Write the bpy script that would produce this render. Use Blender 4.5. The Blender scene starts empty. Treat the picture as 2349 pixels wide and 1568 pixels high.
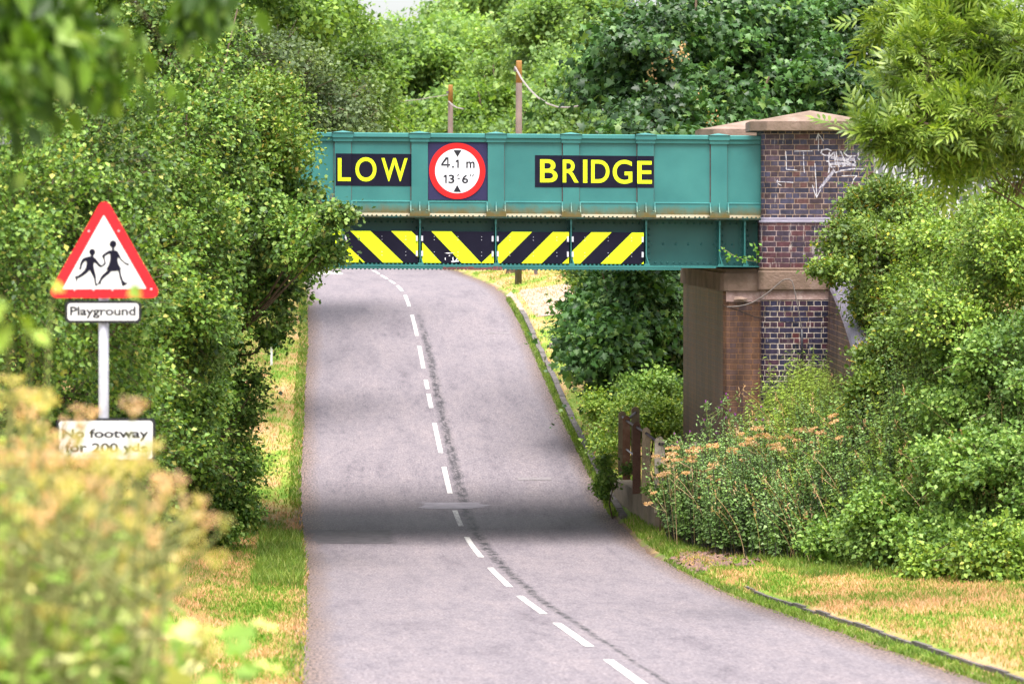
import bpy, math, random
import numpy as np
from mathutils import Vector, Matrix
from mathutils.geometry import tessellate_polygon

# ------------------------------------------------------------------ camera, world, sun, exposure
scene = bpy.context.scene
F = 7900.0            # focal length in pixels of a 2348 px wide picture
EYE = 5.65            # camera height above the lowest point of the road
HOR = 470.0           # row of the horizon
cam_d = bpy.data.cameras.new('camera')
cam = bpy.data.objects.new('camera', cam_d)
scene.collection.objects.link(cam)
cam.location = (0, 0, EYE)
cam.rotation_euler = (math.radians(90), 0, 0)
cam_d.sensor_width = 36.0
cam_d.lens = 36.0 * F / 2348.0
cam_d.shift_y = -(784 - HOR) / 2348.0
cam_d.clip_start = 0.5
cam_d.clip_end = 2000
cam_d.dof.use_dof = True
cam_d.dof.focus_distance = 55.5
cam_d.dof.aperture_fstop = 3.5
scene.camera = cam

SUN_EL, SUN_ROT = 70, 205           # high sun behind thin cloud, over the photographer's right shoulder
world = bpy.data.worlds.new("World")
scene.world = world
world.use_nodes = True
wn, wl = world.node_tree.nodes, world.node_tree.links
bg = wn['Background']
sky = wn.new('ShaderNodeTexSky'); sky.sky_type = 'NISHITA'; sky.sun_disc = False
sky.sun_elevation = math.radians(SUN_EL)
sky.sun_rotation = math.radians(SUN_ROT)
sky.dust_density = 3.0; sky.air_density = 1.0
hs = wn.new('ShaderNodeHueSaturation'); hs.inputs['Saturation'].default_value = 0.22
hs.inputs['Value'].default_value = 1.0
wl.new(sky.outputs[0], hs.inputs['Color']); wl.new(hs.outputs[0], bg.inputs['Color'])
bg.inputs['Strength'].default_value = 0.125

sun_d = bpy.data.lights.new('sun', 'SUN'); sun = bpy.data.objects.new('sun', sun_d)
scene.collection.objects.link(sun)
sun_d.energy = 3.2; sun_d.angle = math.radians(38); sun_d.color = (1.0, 0.95, 0.88)
_az = math.radians(SUN_ROT)
_dir = Vector((math.sin(_az) * math.cos(math.radians(SUN_EL)) * -1, math.cos(_az) * math.cos(math.radians(SUN_EL)), math.sin(math.radians(SUN_EL))))
sun.location = _dir * 60
sun.rotation_euler = _dir.to_track_quat('Z', 'Y').to_euler()
scene.view_settings.view_transform = 'Standard'
scene.view_settings.look = 'None'
scene.view_settings.gamma = 1
scene.view_settings.exposure = 1.45
scene.render.resolution_x = 1024; scene.render.resolution_y = 683
try:
    scene.cycles.max_bounces = 4; scene.cycles.diffuse_bounces = 1; scene.cycles.glossy_bounces = 2
    scene.cycles.transmission_bounces = 3; scene.cycles.transparent_max_bounces = 4
except Exception: pass

# ------------------------------------------------------------------ helpers
COL = scene.collection
rng = np.random.default_rng(7)
random.seed(7)

def px(x, y, Y):                      # picture point at distance Y
    return ((x - 1174) * Y / F, Y, EYE - (y - HOR) * Y / F)

def tag(o, label=None, cat=None, group=None, kind=None):
    if label: o['label'] = label
    if cat: o['category'] = cat
    if group: o['group'] = group
    if kind: o['kind'] = kind
    return o

def empty(name, loc=(0, 0, 0), **k):
    e = bpy.data.objects.new(name, None); e.empty_display_size = 0.2
    e.location = loc; COL.objects.link(e)
    return tag(e, **k)

def adopt(o, parent):
    if parent is not None:
        o.parent = parent
        if parent.location.length > 0 and not o.get('_local'):
            o.matrix_parent_inverse = Matrix.Translation(-parent.location)
    return o

class MB:
    def __init__(s): s.v = []; s.f = []; s.uv = []; s.fn = lambda p: p
    def add(s, vs, fs, uvs=None):
        b = len(s.v); s.v += [s.fn(v) for v in vs]
        s.f += [tuple(b + i for i in f) for f in fs]
        if uvs: s.uv += list(uvs)
        else: s.uv += [[(vs[i][0] + vs[i][1], vs[i][2]) for i in f] for f in fs]
        return s
    def box(s, x0, x1, y0, y1, z0, z1):
        v = [(x0,y0,z0),(x1,y0,z0),(x1,y1,z0),(x0,y1,z0),(x0,y0,z1),(x1,y0,z1),(x1,y1,z1),(x0,y1,z1)]
        return s.add(v, [(0,3,2,1),(4,5,6,7),(0,1,5,4),(1,2,6,5),(2,3,7,6),(3,0,4,7)])
    def prism_x(s, prof, x0, x1):     # profile of (y, z) run along x
        n = len(prof)
        v = [(x0, a, b) for a, b in prof] + [(x1, a, b) for a, b in prof]
        fs = [(i, (i+1) % n, n + (i+1) % n, n + i) for i in range(n)]
        return s.add(v, fs + [tuple(range(n))[::-1], tuple(range(n, 2*n))])
    def plate(s, pts, y0, y1):        # outline of (x, z) made thick between y0 (front) and y1
        n = len(pts)
        tri = tessellate_polygon([[Vector((a, b, 0)) for a, b in pts]])
        v = [(a, y0, b) for a, b in pts] + [(a, y1, b) for a, b in pts]
        fs = [tuple(t) for t in tri] + [tuple(n + i for i in t[::-1]) for t in tri]
        fs += [(i, (i+1) % n, n + (i+1) % n, n + i) for i in range(n)]
        return s.add(v, fs)
    def extrude(s, plan, z0, z1, cap=True):     # plan of (x, y)
        n = len(plan); L = [0]
        for i in range(n): L.append(L[-1] + math.dist(plan[i], plan[(i+1) % n]))
        v = [(a, b, z0) for a, b in plan] + [(a, b, z1) for a, b in plan]
        fs, uv = [], []
        for i in range(n):
            j = (i+1) % n
            fs.append((i, j, n+j, n+i)); uv.append([(L[i], z0), (L[i+1], z0), (L[i+1], z1), (L[i], z1)])
        if cap:
            fs.append(tuple(range(n, 2*n))); uv.append([(a, b) for a, b in plan])
            fs.append(tuple(range(n))[::-1]); uv.append([(a, b) for a, b in plan[::-1]])
        return s.add(v, fs, uv)
    def tube(s, pts, r, n=8, r2=None, cap=True):
        pts = [Vector(p) for p in pts]; m = len(pts); rings = []
        for i, p in enumerate(pts):
            t = (pts[min(i+1, m-1)] - pts[max(i-1, 0)]).normalized()
            a = t.cross(Vector((0, 0, 1)) if abs(t.z) < .9 else Vector((1, 0, 0))).normalized(); b = t.cross(a)
            rr = r if r2 is None else r + (r2 - r) * i / (m - 1)
            rings.append([tuple(p + (a * math.cos(2*math.pi*k/n) + b * math.sin(2*math.pi*k/n)) * rr) for k in range(n)])
        v = [q for ring in rings for q in ring]
        fs = [(i*n+k, i*n+(k+1) % n, (i+1)*n+(k+1) % n, (i+1)*n+k) for i in range(m-1) for k in range(n)]
        if cap: fs += [tuple(range(n))[::-1], tuple(range((m-1)*n, m*n))]
        return s.add(v, fs)
    def dome(s, x, y, z, r, n=6):     # rivet head facing -y
        v = [(x, y - r*.75, z)]
        for k in range(n):
            a = 2*math.pi*k/n; v.append((x + r*.65*math.cos(a), y - r*.5, z + r*.65*math.sin(a)))
        for k in range(n):
            a = 2*math.pi*k/n; v.append((x + r*math.cos(a), y, z + r*math.sin(a)))
        fs = [(0, 1+(k+1) % n, 1+k) for k in range(n)] + [(1+k, 1+(k+1) % n, 1+n+(k+1) % n, 1+n+k) for k in range(n)]
        return s.add(v, fs)
    def build(s, name, mat, parent=None, smooth=False, bevel=0, **k):
        me = bpy.data.meshes.new(name); me.from_pydata(s.v, [], s.f)
        ul = me.uv_layers.new(name='UVMap')
        ul.data.foreach_set('uv', np.array([c for f in s.uv for p in f for c in p], dtype=np.float32))
        me.materials.append(mat); me.validate(); me.update()
        if smooth: me.polygons.foreach_set('use_smooth', [True] * len(me.polygons))
        o = bpy.data.objects.new(name, me); COL.objects.link(o); adopt(o, parent)
        if bevel:
            b = o.modifiers.new('bevel', 'BEVEL'); b.width = bevel; b.segments = 2; b.limit_method = 'ANGLE'
        return tag(o, **k)

def fast_mesh(name, V, faces, mat, parent=None, smooth=False, **k):   # faces: list of (M,k) int arrays
    me = bpy.data.meshes.new(name)
    me.vertices.add(len(V)); me.vertices.foreach_set('co', np.ascontiguousarray(V, dtype=np.float32).ravel())
    loops = np.concatenate([f.ravel() for f in faces]).astype(np.int32)
    cnt = np.concatenate([np.full(len(f), f.shape[1]) for f in faces]).astype(np.int32)
    st = np.concatenate([[0], np.cumsum(cnt)[:-1]]).astype(np.int32)
    me.loops.add(len(loops)); me.loops.foreach_set('vertex_index', loops)
    me.polygons.add(len(cnt)); me.polygons.foreach_set('loop_start', st)
    try: me.polygons.foreach_set('loop_total', cnt)
    except Exception: pass
    if smooth: me.polygons.foreach_set('use_smooth', np.ones(len(cnt), dtype=bool))
    me.update(calc_edges=True); me.materials.append(mat)
    o = bpy.data.objects.new(name, me); COL.objects.link(o); adopt(o, parent)
    return tag(o, **k)

def unit(a): return a / np.maximum(np.linalg.norm(a, axis=-1, keepdims=True), 1e-9)

def frames(t, n):                     # leaf axes: y along t, z near n
    t = unit(t); n = n - t * np.sum(t * n, axis=1, keepdims=True); n = unit(n)
    x = np.cross(t, n)
    return np.stack([x, t, n], axis=2)

def scatter(tmpl, pos, t, n, size):
    V0, F0 = tmpl
    R = frames(t, n); V = np.einsum('nij,kj->nki', R, V0) * np.asarray(size).reshape(-1, 1, 1) + pos[:, None, :]
    k = len(V0); off = (np.arange(len(pos)) * k)[:, None, None]
    fs = [(f[None] + off).reshape(-1, f.shape[1]) for f in F0]
    return V.reshape(-1, 3), fs

def join(parts):
    V = []; fs = []; b = 0
    for v, f in parts:
        V.append(v); fs += [a + b for a in f]; b += len(v)
    return np.concatenate(V), fs

# leaf templates, length 1 along +y
def T(v, *f): return np.array(v, float), [np.array(a, int) for a in f]
LEAF = T([(0,0,0),(-.38,.48,.12),(.38,.48,.12),(0,1,-.12)], [(0,3,1),(0,2,3)])
WIDE = T([(0,0,0),(-.24,.3,.05),(-.22,.65,.02),(0,1,-.15),(.22,.65,.02),(.24,.3,.05)], [(0,3,2,1),(0,5,4,3)])
LEAF_Q = T([(0,0,0),(.42,.48,.12),(0,1,-.1),(-.42,.48,.12)], [(0,1,2,3)])
LONG = T([(0,0,0),(-.13,.35,.03),(.13,.35,.03),(-.10,.7,0),(.10,.7,0),(0,1,-.12)], [(0,2,1),(3,4,5)], [(1,2,4,3)])
def lobed():
    pts = [(0,0,0)]
    out = [(-.10,.05),(-.45,.02),(-.34,.24),(-.62,.52),(-.28,.50),(-.20,.72),(0,1.0),(.20,.72),(.28,.50),(.62,.52),(.34,.24),(.45,.02),(.10,.05)]
    v = [(0,.35,.04)] + [(a, b, -.10*abs(a)*2 - .08*(b > .9)) for a, b in out]
    return T(v, [(0, i+1, i) for i in range(1, len(out))] + [(0, 1, len(out))])
SYC = lobed()
HAW = T([(0,.3,0),(0,0,0),(-.42,.28,.06),(-.25,.48,.0),(-.34,.78,.05),(0,1,-.1),(.34,.78,.05),(.25,.48,0),(.42,.28,.06)],
        [(0,2,1),(0,4,3),(0,3,2),(0,5,4),(0,6,5),(0,7,6),(0,8,7),(0,1,8)])
def ash():
    V = []; Fq = []; Ft = []
    def leaflet(o, ang, L):
        b = len(V); c, s_ = math.cos(ang), math.sin(ang)
        for x, y, z in [(0,0,0),(-.105,.3,.03),(.105,.3,.03),(-.095,.6,.02),(.095,.6,.02),(0,1,-.12)]:
            V.append((o[0] + (x*c + y*s_)*L, o[1] + (-x*s_ + y*c)*L, o[2] + z*L - .05*L))
        Ft.extend([(b,b+2,b+1),(b+3,b+4,b+5)]); Fq.append((b+1,b+2,b+4,b+3))
    for i, y in enumerate([.28,.46,.62,.78]):
        L = [.34,.42,.42,.36][i]
        for sg in (-1, 1): leaflet((0, y, -.15*y*y), sg*(.95-.1*i), L)
    leaflet((0,.92,-.15), 0, .40)
    b = len(V); V.extend([(-.008,0,0),(.008,0,0),(-.006,.93,-.14),(.006,.93,-.14)]); Fq.append((b,b+1,b+3,b+2))
    return np.array(V), [np.array(Ft), np.array(Fq)]
ASH = ash()

# ------------------------------------------------------------------ materials
def newmat(name):
    m = bpy.data.materials.new(name); m.use_nodes = True
    return m, m.node_tree.nodes, m.node_tree.links, m.node_tree.nodes['Principled BSDF']
def N(nodes, typ, **ins):
    n = nodes.new(typ)
    for k, v in ins.items(): n.inputs[k.replace('_', ' ')].default_value = v
    return n
def ramp(nodes, stops, interp='LINEAR'):
    r = nodes.new('ShaderNodeValToRGB'); r.color_ramp.interpolation = interp
    el = r.color_ramp.elements
    while len(el) > 1: el.remove(el[-1])
    el[0].position = stops[0][0]; el[0].color = (*stops[0][1], 1)
    for p, c in stops[1:]:
        e = el.new(p); e.color = (*c, 1)
    return r
def mixc(nodes, links, fac, a, b, typ='MIX'):
    m = nodes.new('ShaderNodeMix'); m.data_type = 'RGBA'; m.blend_type = typ
    for sock, val in ((m.inputs[0], fac), (m.inputs[6], a), (m.inputs[7], b)):
        if hasattr(val, 'links'): links.new(val, sock)
        elif isinstance(val, (int, float)): sock.default_value = val
        else: sock.default_value = (*val, 1)
    return m.outputs[2]
def math_(nodes, links, op, a, b=None, c=None, clamp=False):
    m = nodes.new('ShaderNodeMath'); m.operation = op; m.use_clamp = clamp
    for i, v in enumerate((a, b, c)):
        if v is None: continue
        if hasattr(v, 'links'): links.new(v, m.inputs[i])
        else: m.inputs[i].default_value = v
    return m.outputs[0]
def g3(v): return (v, v, v)

def pmat(name, c1, c2, scale=3, rough=.6, bump=0, bscale=40, spec=.4, metal=0, detail=6, c3=None):
    m, n, l, b = newmat(name)
    geo = n.new('ShaderNodeNewGeometry')
    nz = N(n, 'ShaderNodeTexNoise', Scale=scale, Detail=detail, Roughness=.65); l.new(geo.outputs['Position'], nz.inputs['Vector'])
    st = [(.3, c1), (.7, c2)] if c3 is None else [(.3, c1), (.55, c2), (.75, c3)]
    r = ramp(n, st); l.new(nz.outputs[0], r.inputs[0]); l.new(r.outputs[0], b.inputs['Base Color'])
    b.inputs['Roughness'].default_value = rough; b.inputs['Metallic'].default_value = metal
    b.inputs['Specular IOR Level'].default_value = spec
    if bump:
        n2 = N(n, 'ShaderNodeTexNoise', Scale=bscale, Detail=4.0); l.new(geo.outputs['Position'], n2.inputs['Vector'])
        bp = N(n, 'ShaderNodeBump', Strength=bump, Distance=.02); l.new(n2.outputs[0], bp.inputs['Height']); l.new(bp.outputs[0], b.inputs['Normal'])
    return m

def leafmat(name, stops, clump=(.75, 1.2), cscale=1.2, trans=.24, rough=.5, spec=.35, fresh=True):
    m, n, l, b = newmat(name)
    geo = n.new('ShaderNodeNewGeometry')
    r = ramp(n, stops); l.new(geo.outputs['Random Per Island'], r.inputs[0])
    nz = N(n, 'ShaderNodeTexNoise', Scale=cscale, Detail=3.0); l.new(geo.outputs['Position'], nz.inputs['Vector'])
    r2 = ramp(n, [(.32, g3(clump[0])), (.68, (clump[1]*1.08, clump[1], clump[1]*.8))]); l.new(nz.outputs[0], r2.inputs[0])
    c = mixc(n, l, 1.0, r.outputs[0], r2.outputs[0], 'MULTIPLY')
    if fresh: c = mixc(n, l, 1.0, c, (.86, 1.0, 1.12), 'MULTIPLY')
    l.new(c, b.inputs['Base Color']); b.inputs['Roughness'].default_value = rough
    b.inputs['Specular IOR Level'].default_value = spec
    tr = n.new('ShaderNodeBsdfTranslucent'); l.new(mixc(n, l, 1.0, c, (1.25, 1.3, .55), 'MULTIPLY'), tr.inputs['Color'])
    mx = n.new('ShaderNodeMixShader'); mx.inputs[0].default_value = trans
    l.new(b.outputs[0], mx.inputs[1]); l.new(tr.outputs[0], mx.inputs[2])
    l.new(mx.outputs[0], n['Material Output'].inputs['Surface'])
    return m

def brickmat(name, stops, mortar1, mortar2, wash=None, washamt=0.0, white=0.0, rough=.55, streak=0):
    m, n, l, b = newmat(name)
    uv = n.new('ShaderNodeUVMap'); uv.uv_map = 'UVMap'
    geo = n.new('ShaderNodeNewGeometry')
    dn = N(n, 'ShaderNodeTexNoise', Scale=9.0, Detail=3.0); l.new(geo.outputs['Position'], dn.inputs['Vector'])
    dm = N(n, 'ShaderNodeVectorMath'); dm.operation = 'MULTIPLY_ADD'
    l.new(dn.outputs['Color'], dm.inputs[0]); dm.inputs[1].default_value = (.018, .014, 0); l.new(uv.outputs[0], dm.inputs[2])
    br = n.new('ShaderNodeTexBrick'); br.offset = .25; br.offset_frequency = 2; br.squash = .5; br.squash_frequency = 2
    l.new(dm.outputs[0], br.inputs['Vector'])
    for k, v in (('Scale', 1.0), ('Mortar Size', .0065), ('Mortar Smooth', .25), ('Bias', 0.0), ('Brick Width', .238), ('Row Height', .0873)):
        br.inputs[k].default_value = v
    br.inputs['Color1'].default_value = (0,0,0,1); br.inputs['Color2'].default_value = (1,1,1,1); br.inputs['Mortar'].default_value = (.5,.5,.5,1)
    r = ramp(n, stops); l.new(br.outputs['Color'], r.inputs[0])
    n1 = N(n, 'ShaderNodeTexNoise', Scale=14.0, Detail=6.0, Roughness=.7); l.new(geo.outputs['Position'], n1.inputs['Vector'])
    r1 = ramp(n, [(.35, g3(.62)), (.65, g3(1.35))]); l.new(n1.outputs[0], r1.inputs[0])
    col = mixc(n, l, 1.0, r.outputs[0], r1.outputs[0], 'MULTIPLY')
    n2 = N(n, 'ShaderNodeTexNoise', Scale=3.5, Detail=8.0, Roughness=.7); l.new(geo.outputs['Position'], n2.inputs['Vector'])
    r2 = ramp(n, [(.42, mortar1), (.58, mortar2)]); l.new(n2.outputs[0], r2.inputs[0])
    col = mixc(n, l, br.outputs['Fac'], col, r2.outputs[0])
    if wash:
        r3 = ramp(n, [(.38, g3(washamt*.55)), (.6, g3(washamt))]); l.new(n2.outputs[0], r3.inputs[0])
        col = mixc(n, l, r3.outputs[0], col, wash)
    if white:                          # lime that has run down the wall
        mp = n.new('ShaderNodeMapping'); mp.inputs['Scale'].default_value = (16, 16, 2.2); l.new(geo.outputs['Position'], mp.inputs['Vector'])
        n4 = N(n, 'ShaderNodeTexNoise', Scale=1.0, Detail=6.0, Roughness=.7); l.new(mp.outputs[0], n4.inputs['Vector'])
        r4 = ramp(n, [(.60, g3(0)), (.68, g3(white))]); l.new(n4.outputs[0], r4.inputs[0])
        col = mixc(n, l, r4.outputs[0], col, (.72, .64, .60))
    if streak:                         # soot and water marks that run down
        mp = n.new('ShaderNodeMapping'); mp.inputs['Scale'].default_value = (1.7, 1.7, .22); l.new(geo.outputs['Position'], mp.inputs['Vector'])
        n5 = N(n, 'ShaderNodeTexNoise', Scale=1.0, Detail=7.0, Roughness=.65); l.new(mp.outputs[0], n5.inputs['Vector'])
        r5 = ramp(n, [(.38, (.42,.40,.42)), (.50, (.9,.87,.85)), (.65, (1.3,1.2,1.1))]); l.new(n5.outputs[0], r5.inputs[0]); col = mixc(n, l, 1.0, col, r5.outputs[0], 'MULTIPLY')
    l.new(col, b.inputs['Base Color']); b.inputs['Roughness'].default_value = rough
    b.inputs['Specular IOR Level'].default_value = .35
    h = math_(n, l, 'SUBTRACT', 1.0, br.outputs['Fac'])
    h2 = math_(n, l, 'MULTIPLY_ADD', n1.outputs[0], .35, h)
    bp = N(n, 'ShaderNodeBump', Strength=.8, Distance=.012); l.new(h2, bp.inputs['Height']); l.new(bp.outputs[0], b.inputs['Normal'])
    return m

TEAL = (.050, .255, .235)
def paintmat(name, grime=0.0, rust=.5, zlo=0, zhi=1, dull=1.0):  # dull scales the teal down to paint in shade
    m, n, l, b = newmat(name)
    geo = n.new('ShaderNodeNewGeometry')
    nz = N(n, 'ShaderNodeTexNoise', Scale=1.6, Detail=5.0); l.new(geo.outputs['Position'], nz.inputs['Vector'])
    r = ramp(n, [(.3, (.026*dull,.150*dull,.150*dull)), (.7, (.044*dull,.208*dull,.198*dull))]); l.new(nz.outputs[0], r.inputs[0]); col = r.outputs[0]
    mp = n.new('ShaderNodeMapping'); mp.inputs['Scale'].default_value = (7, 7, 1.0); l.new(geo.outputs['Position'], mp.inputs['Vector'])
    n2 = N(n, 'ShaderNodeTexNoise', Scale=3.0, Detail=8.0, Roughness=.75); l.new(mp.outputs[0], n2.inputs['Vector'])
    r2 = ramp(n, [(.62, g3(0)), (.74, g3(rust))]); l.new(n2.outputs[0], r2.inputs[0])
    col = mixc(n, l, r2.outputs[0], col, (.10, .075, .05))
    if grime:
        sp = n.new('ShaderNodeSeparateXYZ'); l.new(geo.outputs['Position'], sp.inputs[0])
        t = math_(n, l, 'MULTIPLY_ADD', sp.outputs[0], .0063, sp.outputs[2])      # follows the girder's fall
        n3 = N(n, 'ShaderNodeTexNoise', Scale=5.0, Detail=8.0, Roughness=.7); l.new(geo.outputs['Position'], n3.inputs['Vector'])
        w = math_(n, l, 'MULTIPLY_ADD', n3.outputs[0], (zhi - zlo) * 1.7, t)
        mr = n.new('ShaderNodeMapRange'); l.new(w, mr.inputs[0])
        mr.inputs[1].default_value = zhi + (zhi-zlo)*1.05; mr.inputs[2].default_value = zlo + (zhi-zlo)*1.15; mr.inputs[3].default_value = 0; mr.inputs[4].default_value = grime
        r3 = ramp(n, [(.3, (.10,.085,.018)), (.7, (.15,.10,.035))]); l.new(n2.outputs[0], r3.inputs[0])
        col = mixc(n, l, mr.outputs[0], col, r3.outputs[0])
    l.new(col, b.inputs['Base Color']); b.inputs['Roughness'].default_value = .42
    b.inputs['Specular IOR Level'].default_value = .45
    bp = N(n, 'ShaderNodeBump', Strength=.15, Distance=.01); l.new(nz.outputs[0], bp.inputs['Height']); l.new(bp.outputs[0], b.inputs['Normal'])
    return m

def groundcolor(n, l, geo, u):
    mp = n.new('ShaderNodeMapping'); mp.inputs['Scale'].default_value = (1.5, .5, 1); l.new(geo.outputs['Position'], mp.inputs['Vector'])
    n1 = N(n, 'ShaderNodeTexNoise', Scale=.8, Detail=8.0, Roughness=.72); l.new(mp.outputs[0], n1.inputs['Vector'])
    r = ramp(n, [(.37, (.13,.265,.024)), (.46, (.25,.33,.048)), (.53, (.47,.35,.13)), (.62, (.64,.39,.205))])
    if u is not None: l.new(math_(n, l, 'ADD', n1.outputs[0], math_(n, l, 'MULTIPLY_ADD', geo.outputs['Random Per Island'], .24, -.12)), r.inputs[0])
    else: l.new(n1.outputs[0], r.inputs[0])
    return r.outputs[0]

def grassmat(name, blade=True):
    m, n, l, b = newmat(name)
    geo = n.new('ShaderNodeNewGeometry'); col = groundcolor(n, l, geo, True if blade else None)
    if blade:
        r = ramp(n, [(0, (.75,.85,.7)), (.5, (1,1,1)), (1, (1.3,1.2,1.2))]); l.new(geo.outputs['Random Per Island'], r.inputs[0])
    else:
        nz = N(n, 'ShaderNodeTexNoise', Scale=30.0, Detail=6.0, Roughness=.8); l.new(geo.outputs['Position'], nz.inputs['Vector'])
        r = ramp(n, [(.3, g3(.5)), (.7, g3(1.25))]); l.new(nz.outputs[0], r.inputs[0])
    col = mixc(n, l, 1.0, col, r.outputs[0], 'MULTIPLY')
    if not blade:
        uv = n.new('ShaderNodeUVMap'); uv.uv_map = 'UVMap'; sp = n.new('ShaderNodeSeparateXYZ'); l.new(uv.outputs[0], sp.inputs[0])
        a = math_(n, l, 'ABSOLUTE', sp.outputs[0])
        n3 = N(n, 'ShaderNodeTexNoise', Scale=2.2, Detail=6.0, Roughness=.7); l.new(geo.outputs['Position'], n3.inputs['Vector'])
        w = math_(n, l, 'MULTIPLY_ADD', n3.outputs[0], -.5, a)
        mr = n.new('ShaderNodeMapRange'); l.new(w, mr.inputs[0]); mr.inputs[1].default_value = 2.52; mr.inputs[2].default_value = 2.68; mr.inputs[3].default_value = 1; mr.inputs[4].default_value = 0
        n4 = N(n, 'ShaderNodeTexNoise', Scale=22.0, Detail=5.0, Roughness=.8); l.new(geo.outputs['Position'], n4.inputs['Vector'])
        rr = ramp(n, [(.35, (.07,.045,.035)), (.65, (.26,.17,.13))]); l.new(n4.outputs[0], rr.inputs[0])
        col = mixc(n, l, mr.outputs[0], col, rr.outputs[0])
        bp = N(n, 'ShaderNodeBump', Strength=.8, Distance=.03); l.new(nz.outputs[0], bp.inputs['Height']); l.new(bp.outputs[0], b.inputs['Normal'])
    l.new(col, b.inputs['Base Color']); b.inputs['Roughness'].default_value = .75; b.inputs['Specular IOR Level'].default_value = .2
    if blade:
        tr = n.new('ShaderNodeBsdfTranslucent'); l.new(col, tr.inputs['Color'])
        mx = n.new('ShaderNodeMixShader'); mx.inputs[0].default_value = .35
        l.new(b.outputs[0], mx.inputs[1]); l.new(tr.outputs[0], mx.inputs[2]); l.new(mx.outputs[0], n['Material Output'].inputs['Surface'])
    return m

def roadmat():
    m, n, l, b = newmat('asphalt')
    geo = n.new('ShaderNodeNewGeometry')
    uv = n.new('ShaderNodeUVMap'); uv.uv_map = 'UVMap'; sp = n.new('ShaderNodeSeparateXYZ'); l.new(uv.outputs[0], sp.inputs[0])
    U, V = sp.outputs[0], sp.outputs[1]
    mpf = n.new('ShaderNodeMapping'); mpf.inputs['Scale'].default_value = (1, .22, 1); l.new(uv.outputs[0], mpf.inputs['Vector'])
    f = N(n, 'ShaderNodeTexNoise', Scale=34.0, Detail=2.0, Roughness=.7); l.new(mpf.outputs[0], f.inputs['Vector'])
    f2 = N(n, 'ShaderNodeTexNoise', Scale=9.0, Detail=5.0, Roughness=.8); l.new(mpf.outputs[0], f2.inputs['Vector'])
    r = ramp(n, [(.25, (.075,.063,.076)), (.42, (.140,.120,.138)), (.55, (.170,.147,.167)), (.75, (.245,.218,.240))]); l.new(f.outputs[0], r.inputs[0])
    rf2 = ramp(n, [(.35, (.72,.71,.74)), (.5, (1,1,1)), (.66, (1.13,1.11,1.08))]); l.new(f2.outputs[0], rf2.inputs[0])
    r = N(n, 'ShaderNodeMix'); r.data_type = 'RGBA'; r.blend_type = 'MULTIPLY'; r.inputs[0].default_value = 1
    l.new(rf2.outputs[0], r.inputs[6]); r_a = [x for x in n if x.type == 'VALTORGB'][0]; l.new(r_a.outputs[0], r.inputs[7])
    fine = r.outputs[2]
    mp = n.new('ShaderNodeMapping'); mp.inputs['Scale'].default_value = (1.5, .22, 1); l.new(uv.outputs[0], mp.inputs['Vector'])
    g = N(n, 'ShaderNodeTexNoise', Scale=1.0, Detail=9.0, Roughness=.78); l.new(mp.outputs[0], g.inputs['Vector'])
    r2 = ramp(n, [(.30, (.48,.47,.50)), (.38, (.78,.77,.80)), (.47, (.97,.97,.98)), (.7, (1.22,1.19,1.14))]); l.new(g.outputs[0], r2.inputs[0])
    col = mixc(n, l, 1.0, fine, r2.outputs[0], 'MULTIPLY')
    # tarry seam that wanders beside the painted line
    wob = N(n, 'ShaderNodeTexNoise', Scale=1.1, Detail=9.0, Roughness=.82); l.new(uv.outputs[0], wob.inputs['Vector'])
    a = math_(n, l, 'MULTIPLY_ADD', wob.outputs[0], .30, U); a = math_(n, l, 'SUBTRACT', a, .36); a = math_(n, l, 'ABSOLUTE', a)
    wid = n.new('ShaderNodeMapRange'); l.new(V, wid.inputs[0]); wid.inputs[1].default_value = 30; wid.inputs[2].default_value = 58; wid.inputs[3].default_value = .018; wid.inputs[4].default_value = .075
    q = math_(n, l, 'DIVIDE', a, wid.outputs[0])
    seam = n.new('ShaderNodeMapRange'); l.new(q, seam.inputs[0]); seam.inputs[1].default_value = .5; seam.inputs[2].default_value = 1.8; seam.inputs[3].default_value = 1.0; seam.inputs[4].default_value = 0
    brk = ramp(n, [(.44, g3(0)), (.56, g3(1))]); l.new(f2.outputs[0], brk.inputs[0])
    s1 = math_(n, l, 'MULTIPLY', seam.outputs[0], math_(n, l, 'MULTIPLY_ADD', brk.outputs[0], -.72, 1.0))
    end = n.new('ShaderNodeMapRange'); l.new(V, end.inputs[0]); end.inputs[1].default_value = 86; end.inputs[2].default_value = 93; end.inputs[3].default_value = 1; end.inputs[4].default_value = 0
    s1 = math_(n, l, 'MULTIPLY', s1, end.outputs[0])
    col = mixc(n, l, s1, col, (.022, .020, .026))
    # damp stain and bridge shadow painted together as a darker band
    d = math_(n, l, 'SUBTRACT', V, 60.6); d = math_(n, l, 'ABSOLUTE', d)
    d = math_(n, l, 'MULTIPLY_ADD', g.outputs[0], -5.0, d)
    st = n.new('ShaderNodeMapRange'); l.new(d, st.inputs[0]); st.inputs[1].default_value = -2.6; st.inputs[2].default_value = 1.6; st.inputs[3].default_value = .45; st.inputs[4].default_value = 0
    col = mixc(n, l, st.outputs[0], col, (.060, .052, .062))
    # dusty brown edges
    e = math_(n, l, 'ABSOLUTE', U); e = math_(n, l, 'MULTIPLY_ADD', g.outputs[0], .55, e)
    em = n.new('ShaderNodeMapRange'); l.new(e, em.inputs[0]); em.inputs[1].default_value = 2.66; em.inputs[2].default_value = 2.98; em.inputs[3].default_value = 0; em.inputs[4].default_value = .85
    er = ramp(n, [(.40, (.035,.024,.022)), (.60, (.21,.14,.115))]); l.new(f.outputs[0], er.inputs[0]); col = mixc(n, l, em.outputs[0], col, er.outputs[0])
    l.new(col, b.inputs['Base Color'])
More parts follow.
